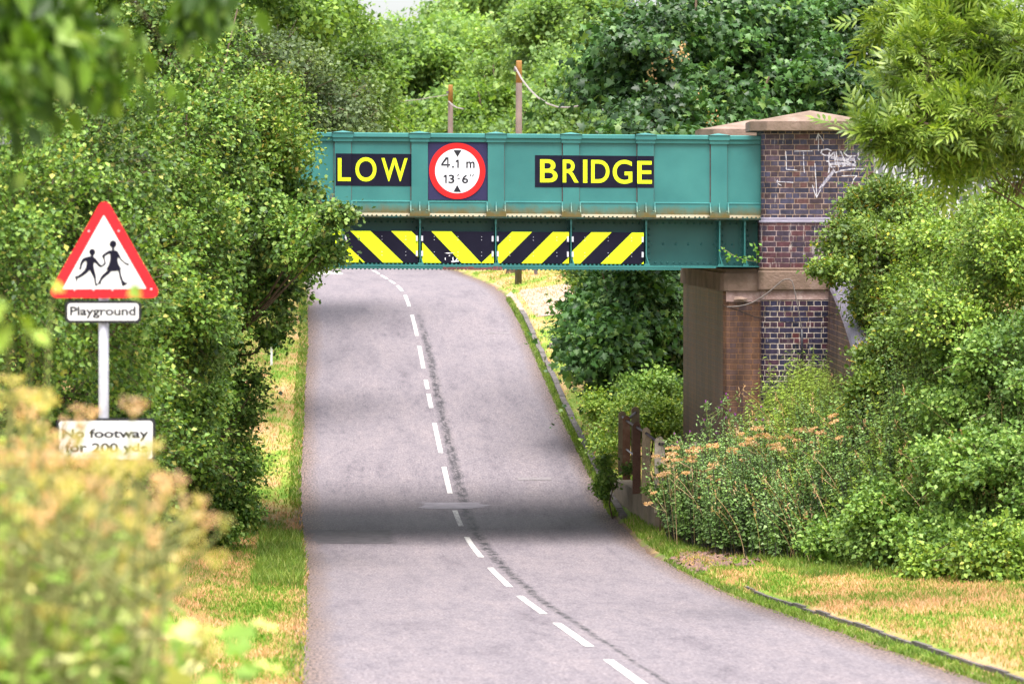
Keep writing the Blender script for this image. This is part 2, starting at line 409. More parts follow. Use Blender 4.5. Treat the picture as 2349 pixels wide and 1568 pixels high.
    rg = n.new('ShaderNodeMapRange'); l.new(st.outputs[0], rg.inputs[0]); rg.inputs[1].default_value = 0; rg.inputs[2].default_value = .6; rg.inputs[3].default_value = .85; rg.inputs[4].default_value = .55
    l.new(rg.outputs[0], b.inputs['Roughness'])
    bp = N(n, 'ShaderNodeBump', Strength=.5, Distance=.01); l.new(f.outputs[0], bp.inputs['Height']); l.new(bp.outputs[0], b.inputs['Normal'])
    return m

def wornpaint(name, col, under, lo=.40, hi=.50, scale=14):
    m, n, l, b = newmat(name)
    geo = n.new('ShaderNodeNewGeometry')
    nz = N(n, 'ShaderNodeTexNoise', Scale=scale, Detail=6.0, Roughness=.8); l.new(geo.outputs['Position'], nz.inputs['Vector'])
    r = ramp(n, [(lo, under), (hi, col)]); l.new(nz.outputs[0], r.inputs[0]); l.new(r.outputs[0], b.inputs['Base Color'])
    b.inputs['Roughness'].default_value = .7
    return m

M = {}
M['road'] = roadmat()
M['ground'] = grassmat('verge ground', False)
M['grass'] = grassmat('grass blades', True)
M['line'] = wornpaint('road paint', (.60,.59,.57), (.20,.175,.195), .41, .53, 16)
M['patch'] = pmat('tar patch', (.050,.044,.052), (.13,.112,.125), 5.5, .62, .3, 60, spec=.3)
M['wet'] = pmat('smoothed repair', (.16,.145,.17), (.27,.245,.28), 4, .6, .3, 40, spec=.3)
M['iron'] = pmat('cast iron', (.13,.115,.12), (.24,.21,.23), 14, .6, .4)
M['kerb'] = pmat('kerb stone', (.06,.052,.048), (.17,.15,.145), 5, .85, .5, 30)
M['concrete'] = pmat('mossy concrete', (.15,.125,.09), (.27,.22,.17), 2.2, .85, .5, 30, c3=(.20,.18,.07))
M['soil'] = pmat('dry soil', (.09,.055,.045), (.27,.16,.13), 6, .9, 1, 18)
M['track'] = pmat('worn earth', (.28,.19,.15), (.44,.31,.26), 3, .9, .6, 20)
blue = [(0, (0.016, 0.014, 0.029)), (0.2, (0.04, 0.036, 0.068)), (0.42, (0.056, 0.05, 0.092)), (0.54, (0.043, 0.026, 0.037)), (0.66, (0.072, 0.043, 0.046)), (0.8, (0.047, 0.04, 0.068)), (0.94, (0.094, 0.04, 0.038)), (1, (0.068, 0.058, 0.096))]
dark = [(0, (.012,.011,.028)), (.4, (.03,.028,.065)), (.65, (.05,.022,.035)), (.85, (.025,.025,.06)), (1, (.11,.03,.035))]
red = [(0, (0.022, 0.017, 0.034)), (0.3, (0.05, 0.032, 0.052)), (0.5, (0.086, 0.027, 0.032)), (0.7, (0.04, 0.03, 0.054)), (1, (0.115, 0.035, 0.035))]
M['brick'] = brickmat('blue brick', blue, (.16,.105,.07), (.40,.29,.24), white=.6)
M['brick_red'] = brickmat('red and blue brick', red, (.12,.08,.07), (.40,.30,.29), white=.6)
M['brick_dark'] = brickmat('lime streaked dark brick', dark, (.26,.20,.14), (.66,.56,.50), white=.9, rough=.35)
M['brick_brown'] = brickmat('brown stained brick', blue, (.28,.145,.07), (.36,.19,.10), (.25,.128,.068), .62, streak=1)
M['brick_shade'] = brickmat('shade darkened brown brick', blue, (.20,.08,.035), (.25,.11,.05), (.165,.066,.030), .66, streak=1)  # stained brown brick with shade mixed into its tones
M['brick_wing'] = brickmat('wing wall brick', blue, (.26,.16,.10), (.36,.23,.15), (.16,.095,.07), .35, streak=1)
M['stone'] = pmat('stained stone', (.10,.07,.045), (.19,.125,.095), 2.5, .8, .5, 25, c3=(.27,.20,.17))
M['capstone'] = pmat('cap stone', (.10,.075,.045), (.21,.145,.115), 1.8, .8, .4, 25, c3=(.33,.225,.19))
M['render'] = pmat('lime washed stone', (.22,.13,.11), (.40,.27,.25), 4, .8, .5, 30, c3=(.68,.58,.54))
M['bullnose'] = pmat('blue coping brick', (.20,.18,.25), (.33,.30,.38), 2, .4, .2, 20, spec=.6)
M['white_graf'] = wornpaint('white spray paint', (.62,.60,.66), (.14,.12,.17), .40, .52, 30)
M['graf2'] = wornpaint('thin spray paint', (.58,.55,.62), (.12,.11,.16), .40, .54, 24)
M['faint_graf'] = wornpaint('faded spray paint', (.50,.47,.54), (.13,.12,.18), .42, .56, 16)
M['navy'] = pmat('dark blue vinyl', (.006,.005,.016), (.011,.010,.026), 2, .7, 0, spec=.15)
M['navy2'] = pmat('blue purple backing', (.022,.020,.070), (.030,.027,.085), 2, .6, 0, spec=.25)
M['yellow'] = pmat('fluorescent yellow sheet', (.70,.86,.008), (.76,.93,.012), 3, .5, 0)
M['red'] = pmat('red sign sheet', (.66,.006,.008), (.72,.010,.012), 3, .45, 0)
M['red2'] = pmat('faded red sign sheet', (.60,.007,.018), (.66,.012,.026), 3, .45, 0)
M['white'] = pmat('white sign sheet', (.74,.74,.80), (.80,.80,.85), 3, .45, 0)
M['galv'] = pmat('galvanised steel', (.34,.34,.40), (.50,.50,.58), 9, .5, 0, metal=.25)
M['pale'] = pmat('pale galvanised steel', (.52,.52,.60), (.70,.70,.78), 6, .5, 0, metal=.1)
M['black'] = pmat('black plastic', (.010,.010,.018), (.02,.02,.03), 6, .4, 0)
M['dblack'] = pmat('dusty black cable', (.02,.018,.018), (.04,.035,.035), 20, .9, 0, spec=.05)
M['dcable'] = pmat('dull cable sheath', (.11,.095,.09), (.20,.175,.165), 20, .8, 0, spec=.1)
M['cable'] = pmat('grey cable sheath', (.22,.19,.19), (.32,.28,.28), 20, .6, 0)
M['rust'] = pmat('rusty iron post', (.13,.06,.035), (.24,.12,.07), 6, .75, .5, 40, c3=(.32,.21,.14))
M['rail'] = pmat('grey iron rail', (.07,.06,.075), (.15,.12,.14), 8, .6, .3)
M['rust2'] = pmat('dark rusty iron', (.07,.032,.02), (.14,.07,.045), 6, .75, .5, 40)
M['lichen'] = pmat('lichened post', (.20,.15,.10), (.36,.28,.18), 8, .85, .6, 30, c3=(.30,.26,.18))
M['whitewash'] = pmat('peeling white paint', (.30,.24,.17), (.66,.58,.50), 9, .8, .4, 30)
M['pole'] = pmat('weathered timber', (.10,.070,.062), (.17,.12,.105), 2, .85, 0)
M['pole_top'] = pmat('orange lichen', (.24,.13,.05), (.42,.20,.05), 6, .85, 0)
M['bark'] = pmat('bark', (.05,.035,.022), (.13,.09,.06), 9, .9, .8, 30)
M['rustmark'] = pmat('scraped rusty steel', (.10,.035,.035), (.22,.09,.09), 12, .7, .6, 40)
M['greenboard'] = pmat('green board', (.012,.13,.11), (.02,.17,.14), 3, .5, 0)
M['rockm'] = pmat('field stone', (.16,.12,.12), (.32,.25,.25), 10, .9, .8, 20)
M['deck'] = pmat('deck steel', (.03,.05,.05), (.06,.09,.085), 3, .7, .3)

# ------------------------------------------------------------------ road line and ground
def smooth_tab(xs, ys, w):
    g = np.arange(-40, 460, .25); v = np.interp(g, xs, ys)
    s0 = (ys[1]-ys[0]) / (xs[1]-xs[0]); v = np.where(g < xs[0], ys[0] + (g - xs[0]) * s0, v)
    k = np.exp(-.5 * (np.arange(-40, 41) * .25 / w) ** 2); k /= k.sum()
    p = np.pad(v, 40, mode='edge'); return g, np.convolve(p, k, mode='valid')
_g, _z = smooth_tab([-30, 0, 24, 31, 37.8, 44.6, 51.7, 57.5, 62, 66.5, 72.9, 79, 85.5, 90.5, 96, 102, 108, 114, 120, 150, 400],
                    [5.3, 3.75, 2.05, 1.55, 1.06, .59, .20, 0.03, .13, .60, 1.04, 1.67, 2.18, 2.75, 3.12, 3.27, 3.32, 3.37, 3.41, 3.0, 1.0], 1.3)
_g2, _x = smooth_tab([0, 24, 31, 37.8, 44.6, 51.7, 58, 62, 66.5, 72.9, 79, 85.5, 90.5, 96, 102, 108, 114, 120, 150, 400],
                     [2.75, 1.27, .88, .50, .09, -.32, -.76, -1.04, -1.32, -1.64, -1.99, -2.3, -2.62, -2.96, -3.38, -3.9, -4.4, -4.9, -9, -60], 2.0)
def zr(Y): return np.interp(Y, _g, _z)
def xc(Y): return np.interp(Y, _g2, _x)
def yrow(row):                        # distance at which the road centre sits on a picture row
    Y = np.arange(18, 121, .05); r = HOR + F * (EYE - zr(Y)) / Y
    i = np.argmin(np.abs(r - row)); return float(Y[i])
def sst(a, b, x): t = np.clip((x - a) / (b - a), 0, 1); return t * t * (3 - 2 * t)
HW = 2.75
def zg(X, Y):
    X = np.asarray(X, float); Y = np.asarray(Y, float); u = X - xc(Y); z = zr(Y)
    a = np.abs(u) - HW
    r = np.where(a > 0, .02 + .05 * np.minimum(a, 6), -.03)
    r = r + np.where(u > 0, .07 * sst(2.95, 3.05, u), 0)
    left = np.clip(-u - 3.6, 0, 9) * .22 * sst(58, 44, Y) + sst(24, 14, Y) * sst(-2.9, -4.2, u) * .35
    r = r + np.where(u < -HW, left, 0)
    # verge bank to the right beyond the bridge, rising ground behind
    r = r + np.where(u > 3.4, np.clip(u - 3.4, 0, 8) * .10 * sst(74, 90, Y), 0)
    # railway embankment: crosses behind both abutments
    toe = np.interp(X, [2.6, 4.24, 6.54, 12, 60], [55.6, 49.8, 44.2, 41, 38])
    up = sst(0, 1, np.clip((Y - toe) / np.maximum(56.6 - toe, .3), 0, 1)) * sst(74, 62.3, Y)
    hx = sst(2.9, 4.6, X) * .42 + sst(5.25, 5.7, X) * .58
    emb = 4.55 * up * hx
    emb = emb + 1.05 * sst(3.7, 5.4, X) * sst(toe, toe + 2.6, Y) * sst(56.0, 53.2, Y) * (1 - up)
    toeL = 50.0
    upL = sst(0, 1, np.clip((Y - toeL) / 6.6, 0, 1)) * sst(74, 62.3, Y)
    emb = emb + 4.55 * upL * sst(-5.6, -8.5, X)
    return z + r + np.maximum(emb - .0, 0)

def ground_sheet():
    Yr = np.concatenate([np.arange(-30, 16, 2), np.arange(16, 130, .4), np.arange(130, 200, 5), [220, 260, 320, 400, 600, 1000]])
    U = np.concatenate([[-400, -200, -100, -60, -40, -30, -22], np.arange(-16, -3.2, .4), [-3.1, -2.95, -2.85, -2.75, -2.72], [-1.5, 0, 1.5], [2.72, 2.75, 2.85, 2.94, 2.96, 3.0, 3.04, 3.1, 3.2], np.arange(3.4, 16, .3), [18, 22, 30, 40, 60, 100, 200, 400]])
    YY, UU = np.meshgrid(Yr, U, indexing='ij'); XX = xc(YY) + UU
    ZZ = zg(XX, YY)
    far = np.clip((np.abs(UU) - 12) / 40, 0, 1); ZZ = ZZ + far * 0.5
    V = np.stack([XX, YY, ZZ], -1).reshape(-1, 3); a, b = YY.shape
    i = (np.arange(a-1)[:, None] * b + np.arange(b-1)[None]).ravel()
    Fq = np.stack([i, i+1, i+b+1, i+b], 1)
    o = fast_mesh('ground', V, [Fq], M['ground'], smooth=True, kind='structure')
    uvl = o.data.uv_layers.new(name='UVMap'); li = Fq.ravel()
    uvl.data.foreach_set('uv', np.stack([UU.ravel()[li], YY.ravel()[li]], 1).astype(np.float32).ravel())
ground_sheet()

def strip(name, mat, Ys, uL, uR, lift=.0, nu=2, crown=0, **k):     # sheet that follows the road
    Ys = np.asarray(Ys, float); t = np.linspace(0, 1, nu); uL = np.broadcast_to(uL, Ys.shape); uR = np.broadcast_to(uR, Ys.shape)
    UU = uL[:, None] * (1-t) + uR[:, None] * t; YY = np.repeat(Ys[:, None], nu, 1)
    XX = xc(YY) + UU; ZZ = zr(YY) + lift
    V = np.stack([XX, YY, ZZ], -1).reshape(-1, 3); b = nu
    i = (np.arange(len(Ys)-1)[:, None] * b + np.arange(b-1)[None]).ravel(); Fq = np.stack([i, i+1, i+b+1, i+b], 1)
    o = fast_mesh(name, V, [Fq], mat, smooth=True, **k)
    uvl = o.data.uv_layers.new(name='UVMap'); li = Fq.ravel()
    uvl.data.foreach_set('uv', np.stack([UU.ravel()[li], YY.ravel()[li]], 1).astype(np.float32).ravel())
    return o
Yd = np.concatenate([np.arange(-20, 14, 2), np.arange(14, 125, .2), np.arange(125, 300, 5)])
e1 = np.convolve(rng.normal(0, 1, len(Yd)+8), np.ones(9)/9, 'valid') * .10
e2 = np.convolve(rng.normal(0, 1, len(Yd)+8), np.ones(9)/9, 'valid') * .10
mouth = 2.2 * sst(104, 112, Yd) * sst(124, 116, Yd)
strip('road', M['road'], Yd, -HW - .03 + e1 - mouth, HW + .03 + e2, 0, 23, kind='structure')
for a, b in [(1170,1206),(1231,1277),(1301,1345),(1366,1407),(1428,1482),(1512,1610),(1070,1131),(970,1038),(903,935),(871,892),(793,845),(722,770),(677,703),(655,668),(643,650.5),(631.5,640),(620,628)]:
    ya, yb = yrow(a), yrow(b)
    strip('lane_marking', M['line'], np.linspace(yb, ya, 6), -.046, .046, .004, kind='structure')
strip('give_way_marking', M['line'], [yrow(629), yrow(629)+1.6, yrow(629)+3.4], -4.3, -1.2, .004, kind='structure')
strip('road_patch', M['patch'], np.linspace(56.9, 59.2, 24), -2.6 + .05*rng.normal(size=24), -1.28 + .05*rng.normal(size=24), .004, kind='structure')
t_ = np.linspace(0, 2*math.pi, 9)
strip('wet_road_patch', M['wet'], np.linspace(62.1, 62.8, 12), -.60 + .07*rng.normal(size=12), .50 + .12*rng.normal(size=12), .004, 3, kind='structure')
strip('drain_cover', M['iron'], [yrow(1101), yrow(1094)], 1.35, 1.98, .005, kind='structure')
strip('drain_cover', M['iron'], [yrow(764.5), yrow(762)], 1.75, 2.35, .005, kind='structure')

def kerb(ya, yb, u0, w=.12, h=.10):
    ys = np.arange(ya, yb, .9); mb = MB()
    for i in range(len(ys)-1):
        y0, y1 = ys[i]+.006, ys[i+1]-.006; j = random.uniform(-.012, .012)
        P = []
        for y in (y0, y1):
            x = float(xc(y)) + u0 + j; z = float(zr(y))
            P += [(x, y, z-.1), (x+w, y, z-.1), (x+w, y, z+h+j), (x, y, z+h+j)]
        mb.add(P, [(0,1,2,3),(7,6,5,4),(3,2,6,7),(0,3,7,4),(1,5,6,2)])
    return mb.build('kerb', M['kerb'], kind='structure')
kerb(20, 45.5, 2.98, h=.09); kerb(60.6, 91.5, 2.86)
strip('footpath', M['track'], np.linspace(89.5, 97, 8), np.array([2.9,2.8,2.76,2.76,2.76,2.76,2.8,3.0]), np.array([6,6.5,7,7,7,7,6.5,6]), .0, 10, kind='structure')
fp = bpy.data.objects['footpath']
co = np.empty(len(fp.data.vertices)*3); fp.data.vertices.foreach_get('co', co); co = co.reshape(-1, 3)
co[:, 2] = zg(co[:, 0], co[:, 1]) + .012; fp.data.vertices.foreach_set('co', co.ravel())

# ------------------------------------------------------------------ railway bridge (girder frame: s along the face, d depth, z height)
Y0, TH, FALL = 56.0, .065, .0063
def bt(p):
    s, d, z = p; return (s - TH*d, Y0 + TH*s + d, z - FALL*s)
def S(x, d=0.0):
    a = (x - 1174) / F; X = a * (Y0 + d) / (1 - TH*a); return X + TH*d
def Zr(y, d=0.0): return EYE - (y + 1.4 - HOR) * (Y0 + d) / F     # rows read near x = 960
def bmb():
    m = MB(); m.fn = bt; return m
zt, z1, z2, zk, zs0, zs1, zb0, zb1 = [Zr(v) for v in (305.7, 316.7, 325.2, 461.9, 496, 499, 606, 615.6)]
paint = paintmat('teal bridge paint', 0, .35)
paint_g = paintmat('teal paint with algae at its foot', 1.0, .6, zs0 - .02, zs0 + .17)
paint_t = paintmat('teal paint with rusty joints', 0, .9)
BR = empty('railway_bridge', (0, Y0, 0), label='teal riveted steel railway bridge across the road, lettered LOW BRIDGE', cat='bridge')
sL, sR = S(640) - 1.6, S(1745) + .1
b = bmb(); b.box(sL, sR, 0, .02, zk, z2)                        # parapet sheet
b.prism_x([(0,zk+.012),(-.034,zk+.004),(-.036,zk-.010),(-.028,zk-.014),(-.034,zs0+.05),(-.075,zs0+.004),(.02,zs0+.004)], sL, sR)
b.build('parapet_plate', paint_g, BR)
b = bmb(); b.prism_x([(-.055,z1),(-.062,z1+.012),(-.058,zt-.012),(-.040,zt),(.16,zt),(.18,z1)], sL, sR)
b.prism_x([(-.035,z2),(-.040,z1-.002),(.1,z1-.002),(.1,z2)], sL, sR)
b.build('parapet_coping', paint_t, BR)
PIL = [611, 786, 962, 1137, 1309, 1480, 1648]
for x in PIL:
    c = S(x); hw = .134
    b = bmb(); b.box(c-hw, c+hw, -.045, -.001, zs0+.16, z2-.001)
    p = b.build('pilaster', paint, BR, bevel=.004)
    b = bmb(); b.box(c-hw-.012, c-hw-.001, -.004, -.0005, zk, z2-.001); b.box(c+hw+.001, c+hw+.007, -.004, -.0005, zk, z2-.001); b.build('joint', M['rustmark'], p)
    b = bmb(); w = .167
    b.box(c-w, c+w, -.085, .20, z1-.004, zt-.002); b.box(c-w+.012, c+w-.012, -.068, .18, z2-.004, z1-.005)
    n = [(c-w-.012,-.098,zt-.001),(c+w+.012,-.098,zt-.001),(c+w+.012,.21,zt-.001),(c-w-.012,.21,zt-.001),(c,.05,zt+.034)]
    b.add(n, [(0,1,4),(1,2,4),(2,3,4),(3,0,4),(3,2,1,0)])
    b.build('pilaster_cap', paint_t, p)
    b = bmb()                                                   # cast shoe with three curved ribs
    b.box(c-.160, c+.160, -.165, -.076, zs0+.005, zs0+.088)
    b.box(c-.15, c+.15, -.050, -.03, zs0+.088, zk-.002)
    zz = [zk-.002, zk-.06, zk-.12, zs0+.088]; dd = [-.075, -.090, -.115, -.16]
    for q in (-.156, -.010, .136):
        prof = [(dd[i], zz[i]) for i in range(4)] + [(-.04, zs0+.088), (-.04, zk-.002)]
        b.prism_x(prof, c+q, c+q+.020)
    for q in (-.115, .115): b.dome(c+q, -.15, zs0+.10, .017)
    b.build('pilaster_shoe', paint_g, p)
b = bmb(); b.box(sL, sR, -.17, .25, zs1, zs0+.003)
b.box(sL, sR, -.16, .24, zs1-.010, zs1-.001)
s_ = sL + .05
k = 0
while s_ < sR:
    if all(abs(s_ - S(x)) > .17 for x in PIL): b.dome(s_, -.115, zs0+.010, .017)
    s_ += .072 + .03*(k % 5 == 0); k += 1
b.build('shelf_flange', pmat('mossy shelf paint', (.022,.075,.070), (.050,.058,.036), 5, .8, .3, c3=(.085,.07,.045), spec=.15), BR)
WD = .25                                                        # lower web stands back from the shelf
b = bmb(); b.box(sL, sR, WD, WD+.02, zb0, zs1-.011)
b.box(sL, sR, WD-.012, WD-.001, zb0+.001, zb0+.085); b.box(sL, sR, WD-.012, WD-.001, zs1-.12, zs1-.012)
STF = [611, 786, 962.5, 1136, 1308.5, 1480.5, 1649, 1706.5]
for x in STF:
    c = S(x, WD)
    b.box(c-.085, c+.085, WD-.024, WD-.013, zb0+.002, zs1-.013)
    zz = zb0 + .1
    while zz < zs1 - .1:
        b.dome(c-.052, WD-.024, zz, .020); b.dome(c+.052, WD-.024, zz, .020); zz += .098
s_ = sL + .03
while s_ < sR:
    b.dome(s_, WD-.012, zb0+.045, .020); b.dome(s_+.03, WD-.012, zs1-.07, .018); s_ += .1
for x0, x1, nn in ((1492, 1636, 6), (1661, 1697, 3), (1716, 1740, 2)):
    for i in range(nn): b.dome(S(x0 + (x1-x0)*i/(nn-1), WD), WD, Zr(556.5), .022)
b.build('lower_web', paintmat('shade darkened teal paint', 0, .5, dull=.72), BR)  # shade under the shelf put into a darker teal
for x in STF:
    c = S(x)
    b = bmb()
    b.plate([(c-.008, zs1-.022), (c+.008, zs1-.022), (c+.008, zb0+.17), (c+.045, zb0+.05), (c+.05, zb0), (c+.03, zb0), (c+.02, zb0+.06), (c-.008, zb0+.16)], -.085, -.06)
    b.box(c-.007, c+.007, -.059, WD-.025, zb0+.002, zs1-.023)
    b.box(c-.075, c+.075, -.10, -.02, zs1-.022, zs1-.0115)
    b.box(c-.016, c+.016, -.095, -.086, zs1-.10, zs1-.023)
    b.box(c-.03, c+.06, -.10, -.06, zb0-.002, zb0+.03)
    b.build('stiffener', paint_t, BR)
b = bmb()
b.box(sL, sR-.05, -.11, .36, zb0-.014, zb0-.001); b.box(sL, S(1640), -.12, .37, zb0-.034, zb0-.015); b.box(sL, S(1560), -.115, .36, zb1, zb0-.035)
s_ = sL + .04
while s_ < S(1480):
    b.dome(s_, -.07, zb0+.004, .015)
    b.box(s_-.012, s_+.012, -.09, -.05, zb0-.0005, zb0+.020)
    b.box(s_-.015+.02, s_+.015+.02, -.10, -.06, zb1-.018, zb1-.0005); s_ += .068
b.build('bottom_flange', paintmat('grimy teal paint', 0, 1.0), BR)
b = bmb(); r_ = random.Random(3)                                # where lorries have hit it
s_ = S(1015)
while s_ < S(1150):
    w = r_.uniform(.03, .12); h = r_.uniform(.004, .018)
    b.box(s_, s_+w, -.128 - r_.uniform(0, .02), -.09, zb1 - h, zb1 + r_.uniform(.012, .045)); s_ += w * r_.uniform(.8, 1.3)
b.build('scraped_edge', M['rustmark'], BR)
b = bmb(); b.box(sL, sR, .30, 5.0, zb0+.02, zs1-.25)
b.build('deck', M['deck'], BR)
b = bmb(); b.box(sL, sR, 5.3, 5.33, zb0, zt-.03); b.box(sL, sR, 5.1, 5.5, zb1, zb0-.001); b.box(sL, sR, 5.2, 5.42, zt-.08, zt-.031)
b.build('far_girder', paint, BR)

# hazard boards
def clip(poly, x0, x1, z0, z1):
    for ax, lim, sg in ((0, x0, 1), (0, x1, -1), (1, z0, 1), (1, z1, -1)):
        out = []
        for i in range(len(poly)):
            p, q = poly[i], poly[(i+1) % len(poly)]
            ip, iq = (p[ax]-lim)*sg >= 0, (q[ax]-lim)*sg >= 0
            if ip: out.append(p)
            if ip != iq:
                t = (lim - p[ax]) / (q[ax] - p[ax]); out.append((p[0]+(q[0]-p[0])*t, p[1]+(q[1]-p[1])*t))
        poly = out
        if not poly: return []
    return poly
def hazard(x0, x1, polys, label, marks=()):
    E = empty('hazard_board', bt((S((x0+x1)/2), -.1, zb0)), label=label, cat='hazard board', group='hazard boards along the lower girder')
    u0, u1 = S(x0, -.07), S(x1, -.07); k = (u1-u0) / (x1-x0); top = Zr(530.2, -.07); bot = Zr(602.2, -.07)
    b = bmb(); b.box(u0, u1, -.074, -.066, bot, top); b.build('board', M['navy'], E)
    for p in polys:
        w = clip([(float(a), float(c)) for a, c in p], 0, x1-x0, 0, 72)
        if len(w) < 3: continue
        b = bmb(); b.plate([(u0 + a*k, top - c*(top-bot)/72) for a, c in w], -.0765, -.0745); b.build('yellow_stripe', M['yellow'], E)
    for fx in (.17, .5, .83):
        for fz in (.17, .27, .66, .77):
            b = bmb(); b.dome(u0+(u1-u0)*fx, -.0765, top-(top-bot)*fz, .0085); b.build('bolt', M['galv'], E)
    for xx in (u0-.004, u1-.022):
        for fz in (.14, .62):
            b = bmb(); b.box(xx-.012, xx+.018, -.10, -.078, top-(top-bot)*(fz+.17), top-(top-bot)*fz); b.build('bracket', M['pale'], E)
    if marks:
        b = bmb()
        for m_ in marks: b.plate([(u0+a*k, top-c*(top-bot)/72) for a, c in m_], -.0785, -.0770)
        b.build('scratches', M['white'], E)
def back(a): return [(a, 0), (a+46.8, 0), (a+46.8+75, 72), (a+75, 72)]        # stripe falling to the right
def fwd(a): return [(a, 0), (a+46.4, 0), (a+46.4-72, 72), (a-72, 72)]
hazard(630, 781, [back(15), back(108.7), back(-78.7)], 'chevron board half hidden behind the hawthorn leaves at the left end', )
hazard(793, 958.4, [[(a+d_, c) for a, c in back(9.8)] for d_ in (0, 93.7)] + [back(-83.9+6), ], 'black and yellow board under the word LOW, stripes falling to the right')
hazard(967.9, 1132.1, [[(21.2,0),(67.1,0),(135.4,72),(90.5,72)], [(0,24.5),(0,72),(44,72)], [(135.4,72),(164.2,45),(164.2,72)]],
       'scratched and dented board under the round height sign, its stripes meeting in a V',
       [[(51,49.5),(60,48.5),(75,49.5),(60,51)], [(52,60),(54,60),(54,66),(52,65)], [(69,60),(71.5,58),(72.5,71),(70,69)], [(76,66),(80,61),(81,63),(78,69)], [(61,55),(64,54),(64,56.5),(61,57)], [(66,68),(84,66),(84,69),(68,71)]])
hazard(1141.2, 1304.5, [fwd(32.5), fwd(126.2), fwd(219.9)], 'black and yellow board left of the word BRIDGE, stripes rising to the right')
hazard(1313, 1475.9, [fwd(42.8), fwd(136), fwd(229.5)], 'rightmost striped board, beside the bare riveted web')

# lettering
def text_mesh(name, body, x0, x1, ya, yb, mapf, mat, parent, bold=.03, thick=(.0, .002), **k):
    cu = bpy.data.curves.new('t', 'FONT'); cu.body = body; cu.size = 1; cu.offset = bold; cu.resolution_u = 6
    ob = bpy.data.objects.new('t', cu); COL.objects.link(ob)
    bpy.context.view_layer.update()
    me0 = bpy.data.meshes.new_from_object(ob.evaluated_get(bpy.context.evaluated_depsgraph_get()))
    vs = [tuple(v.co) for v in me0.vertices]; fs = [tuple(p.vertices) for p in me0.polygons]
    bpy.data.objects.remove(ob); bpy.data.curves.remove(cu); bpy.data.meshes.remove(me0)
    ax0, ax1 = min(v[0] for v in vs), max(v[0] for v in vs); ay0, ay1 = min(v[1] for v in vs), max(v[1] for v in vs)
    mb = MB(); P = []
    for v in vs:
        x = x0 + (v[0]-ax0)/(ax1-ax0)*(x1-x0); y = yb + (v[1]-ay0)/(ay1-ay0)*(ya-yb); P.append(mapf(x, y))
    mb.add(P, fs); return mb.build(name, mat, parent, **k)

def panel_map(d): return lambda x, y: bt((S(x, d), d, Zr(y, d)))
def word_sign(x0, x1, y0, y1, pil, label, letters):
    E = empty('word_sign', bt((S((x0+x1)/2), -.06, Zr(y1))), label=label, cat='sign', group='yellow lettering on the parapet')
    segs = []; cuts = sorted([x0, x1] + [c for p in pil for c in p if x0 < c < x1])
    b = bmb()
    for i in range(len(cuts)-1):
        mid = (cuts[i]+cuts[i+1])/2; on = any(p[0] < mid < p[1] for p in pil); d = -.049 if on else -.006
        b.box(S(cuts[i]), S(cuts[i+1]), d, d+.003, Zr(y1), Zr(y0))
    b.build('backing_panel', M['navy'], E)
    for ch, a, c, ya, yb in letters:
        mid = (a+c)/2; on = any(p[0] < mid < p[1] for p in pil); d = -.052 if on else -.009
        if any(p[0] < c and a < p[1] for p in pil): d = -.052
        if ch == 'I':
            b = bmb(); b.box(S(a, d), S(c, d), d, d+.002, Zr(yb, d), Zr(ya, d)); b.build('letter', M['yellow'], E); continue
        text_mesh('letter', ch, a, c, ya, yb, panel_map(d), M['yellow'], E, bold=.012)
pp = [(S_-19, S_+19) for S_ in PIL]
word_sign(769.5, 943.3, 353.8, 427.2, pp, 'black panel with the yellow word LOW on the left of the parapet',
          [('L', 774.6, 804.2, 364.3, 416.7), ('O', 814.9, 863.2, 361.8, 417.3), ('W', 874.7, 934.5, 363.5, 416.3)])
word_sign(1226.6, 1498.6, 354.5, 427.5, pp, 'long black panel with the yellow word BRIDGE on the parapet',
          [('B', 1238.4, 1278.4, 363.8, 416.5), ('R', 1290.4, 1326.8, 364, 416.5), ('I', 1337, 1346.6, 364, 417), ('D', 1355.5, 1397.5, 364.3, 417), ('G', 1405, 1449.8, 363.8, 418.6), ('E', 1461.3, 1494.9, 366, 418)])
E = empty('height_limit_sign', bt((S(1048), -.03, Zr(459))), label='round red ringed height limit sign reading 4.1 m and 13\'-6"', cat='sign')
b = bmb(); b.box(S(981.6), S(1118), -.014, -.004, Zr(458.2), Zr(326.0)); b.build('backing_panel', M['navy2'], E)
cx, cy, k = 1048.4, 391.8, None
def circ(r, n=64): return [(S(cx + r*math.cos(2*math.pi*i/n)), Zr(cy - r*math.sin(2*math.pi*i/n))) for i in range(n)]
b = bmb(); o_, i_ = circ(64.4), circ(51.0); n = 64
for d in (-.024,): b.add([(a, d, c) for a, c in o_] + [(a, d, c) for a, c in i_] + [(a, -.0145, c) for a, c in o_], [(i, (i+1) % n, n+(i+1) % n, n+i) for i in range(n)] + [(i, 2*n+i, 2*n+(i+1) % n, (i+1) % n) for i in range(n)])
b.build('red_ring', M['red'], E)
b = bmb(); b.plate(circ(52.5), -.0225, -.015); b.build('white_disc', M['white'], E)
pm = panel_map(-.0265)
def z1px(x, y): return (659.2 + x/4.098, 275.2 + y/4.098)
for ch, x0, x1, ya, yb, bo in (('.',1546,1565,431,449,.016),('m',1680,1759,388,449,.016),
                               ('3',1512,1569,513,593,.014),('-',1597,1620,543,552,.02),('6',1640,1698,513,593,.014)):
    a, y0_ = z1px(x0, ya); c, y1_ = z1px(x1, yb)
    text_mesh('character', ch, a, c, y0_, y1_, pm, M['black'], E, bold=bo)
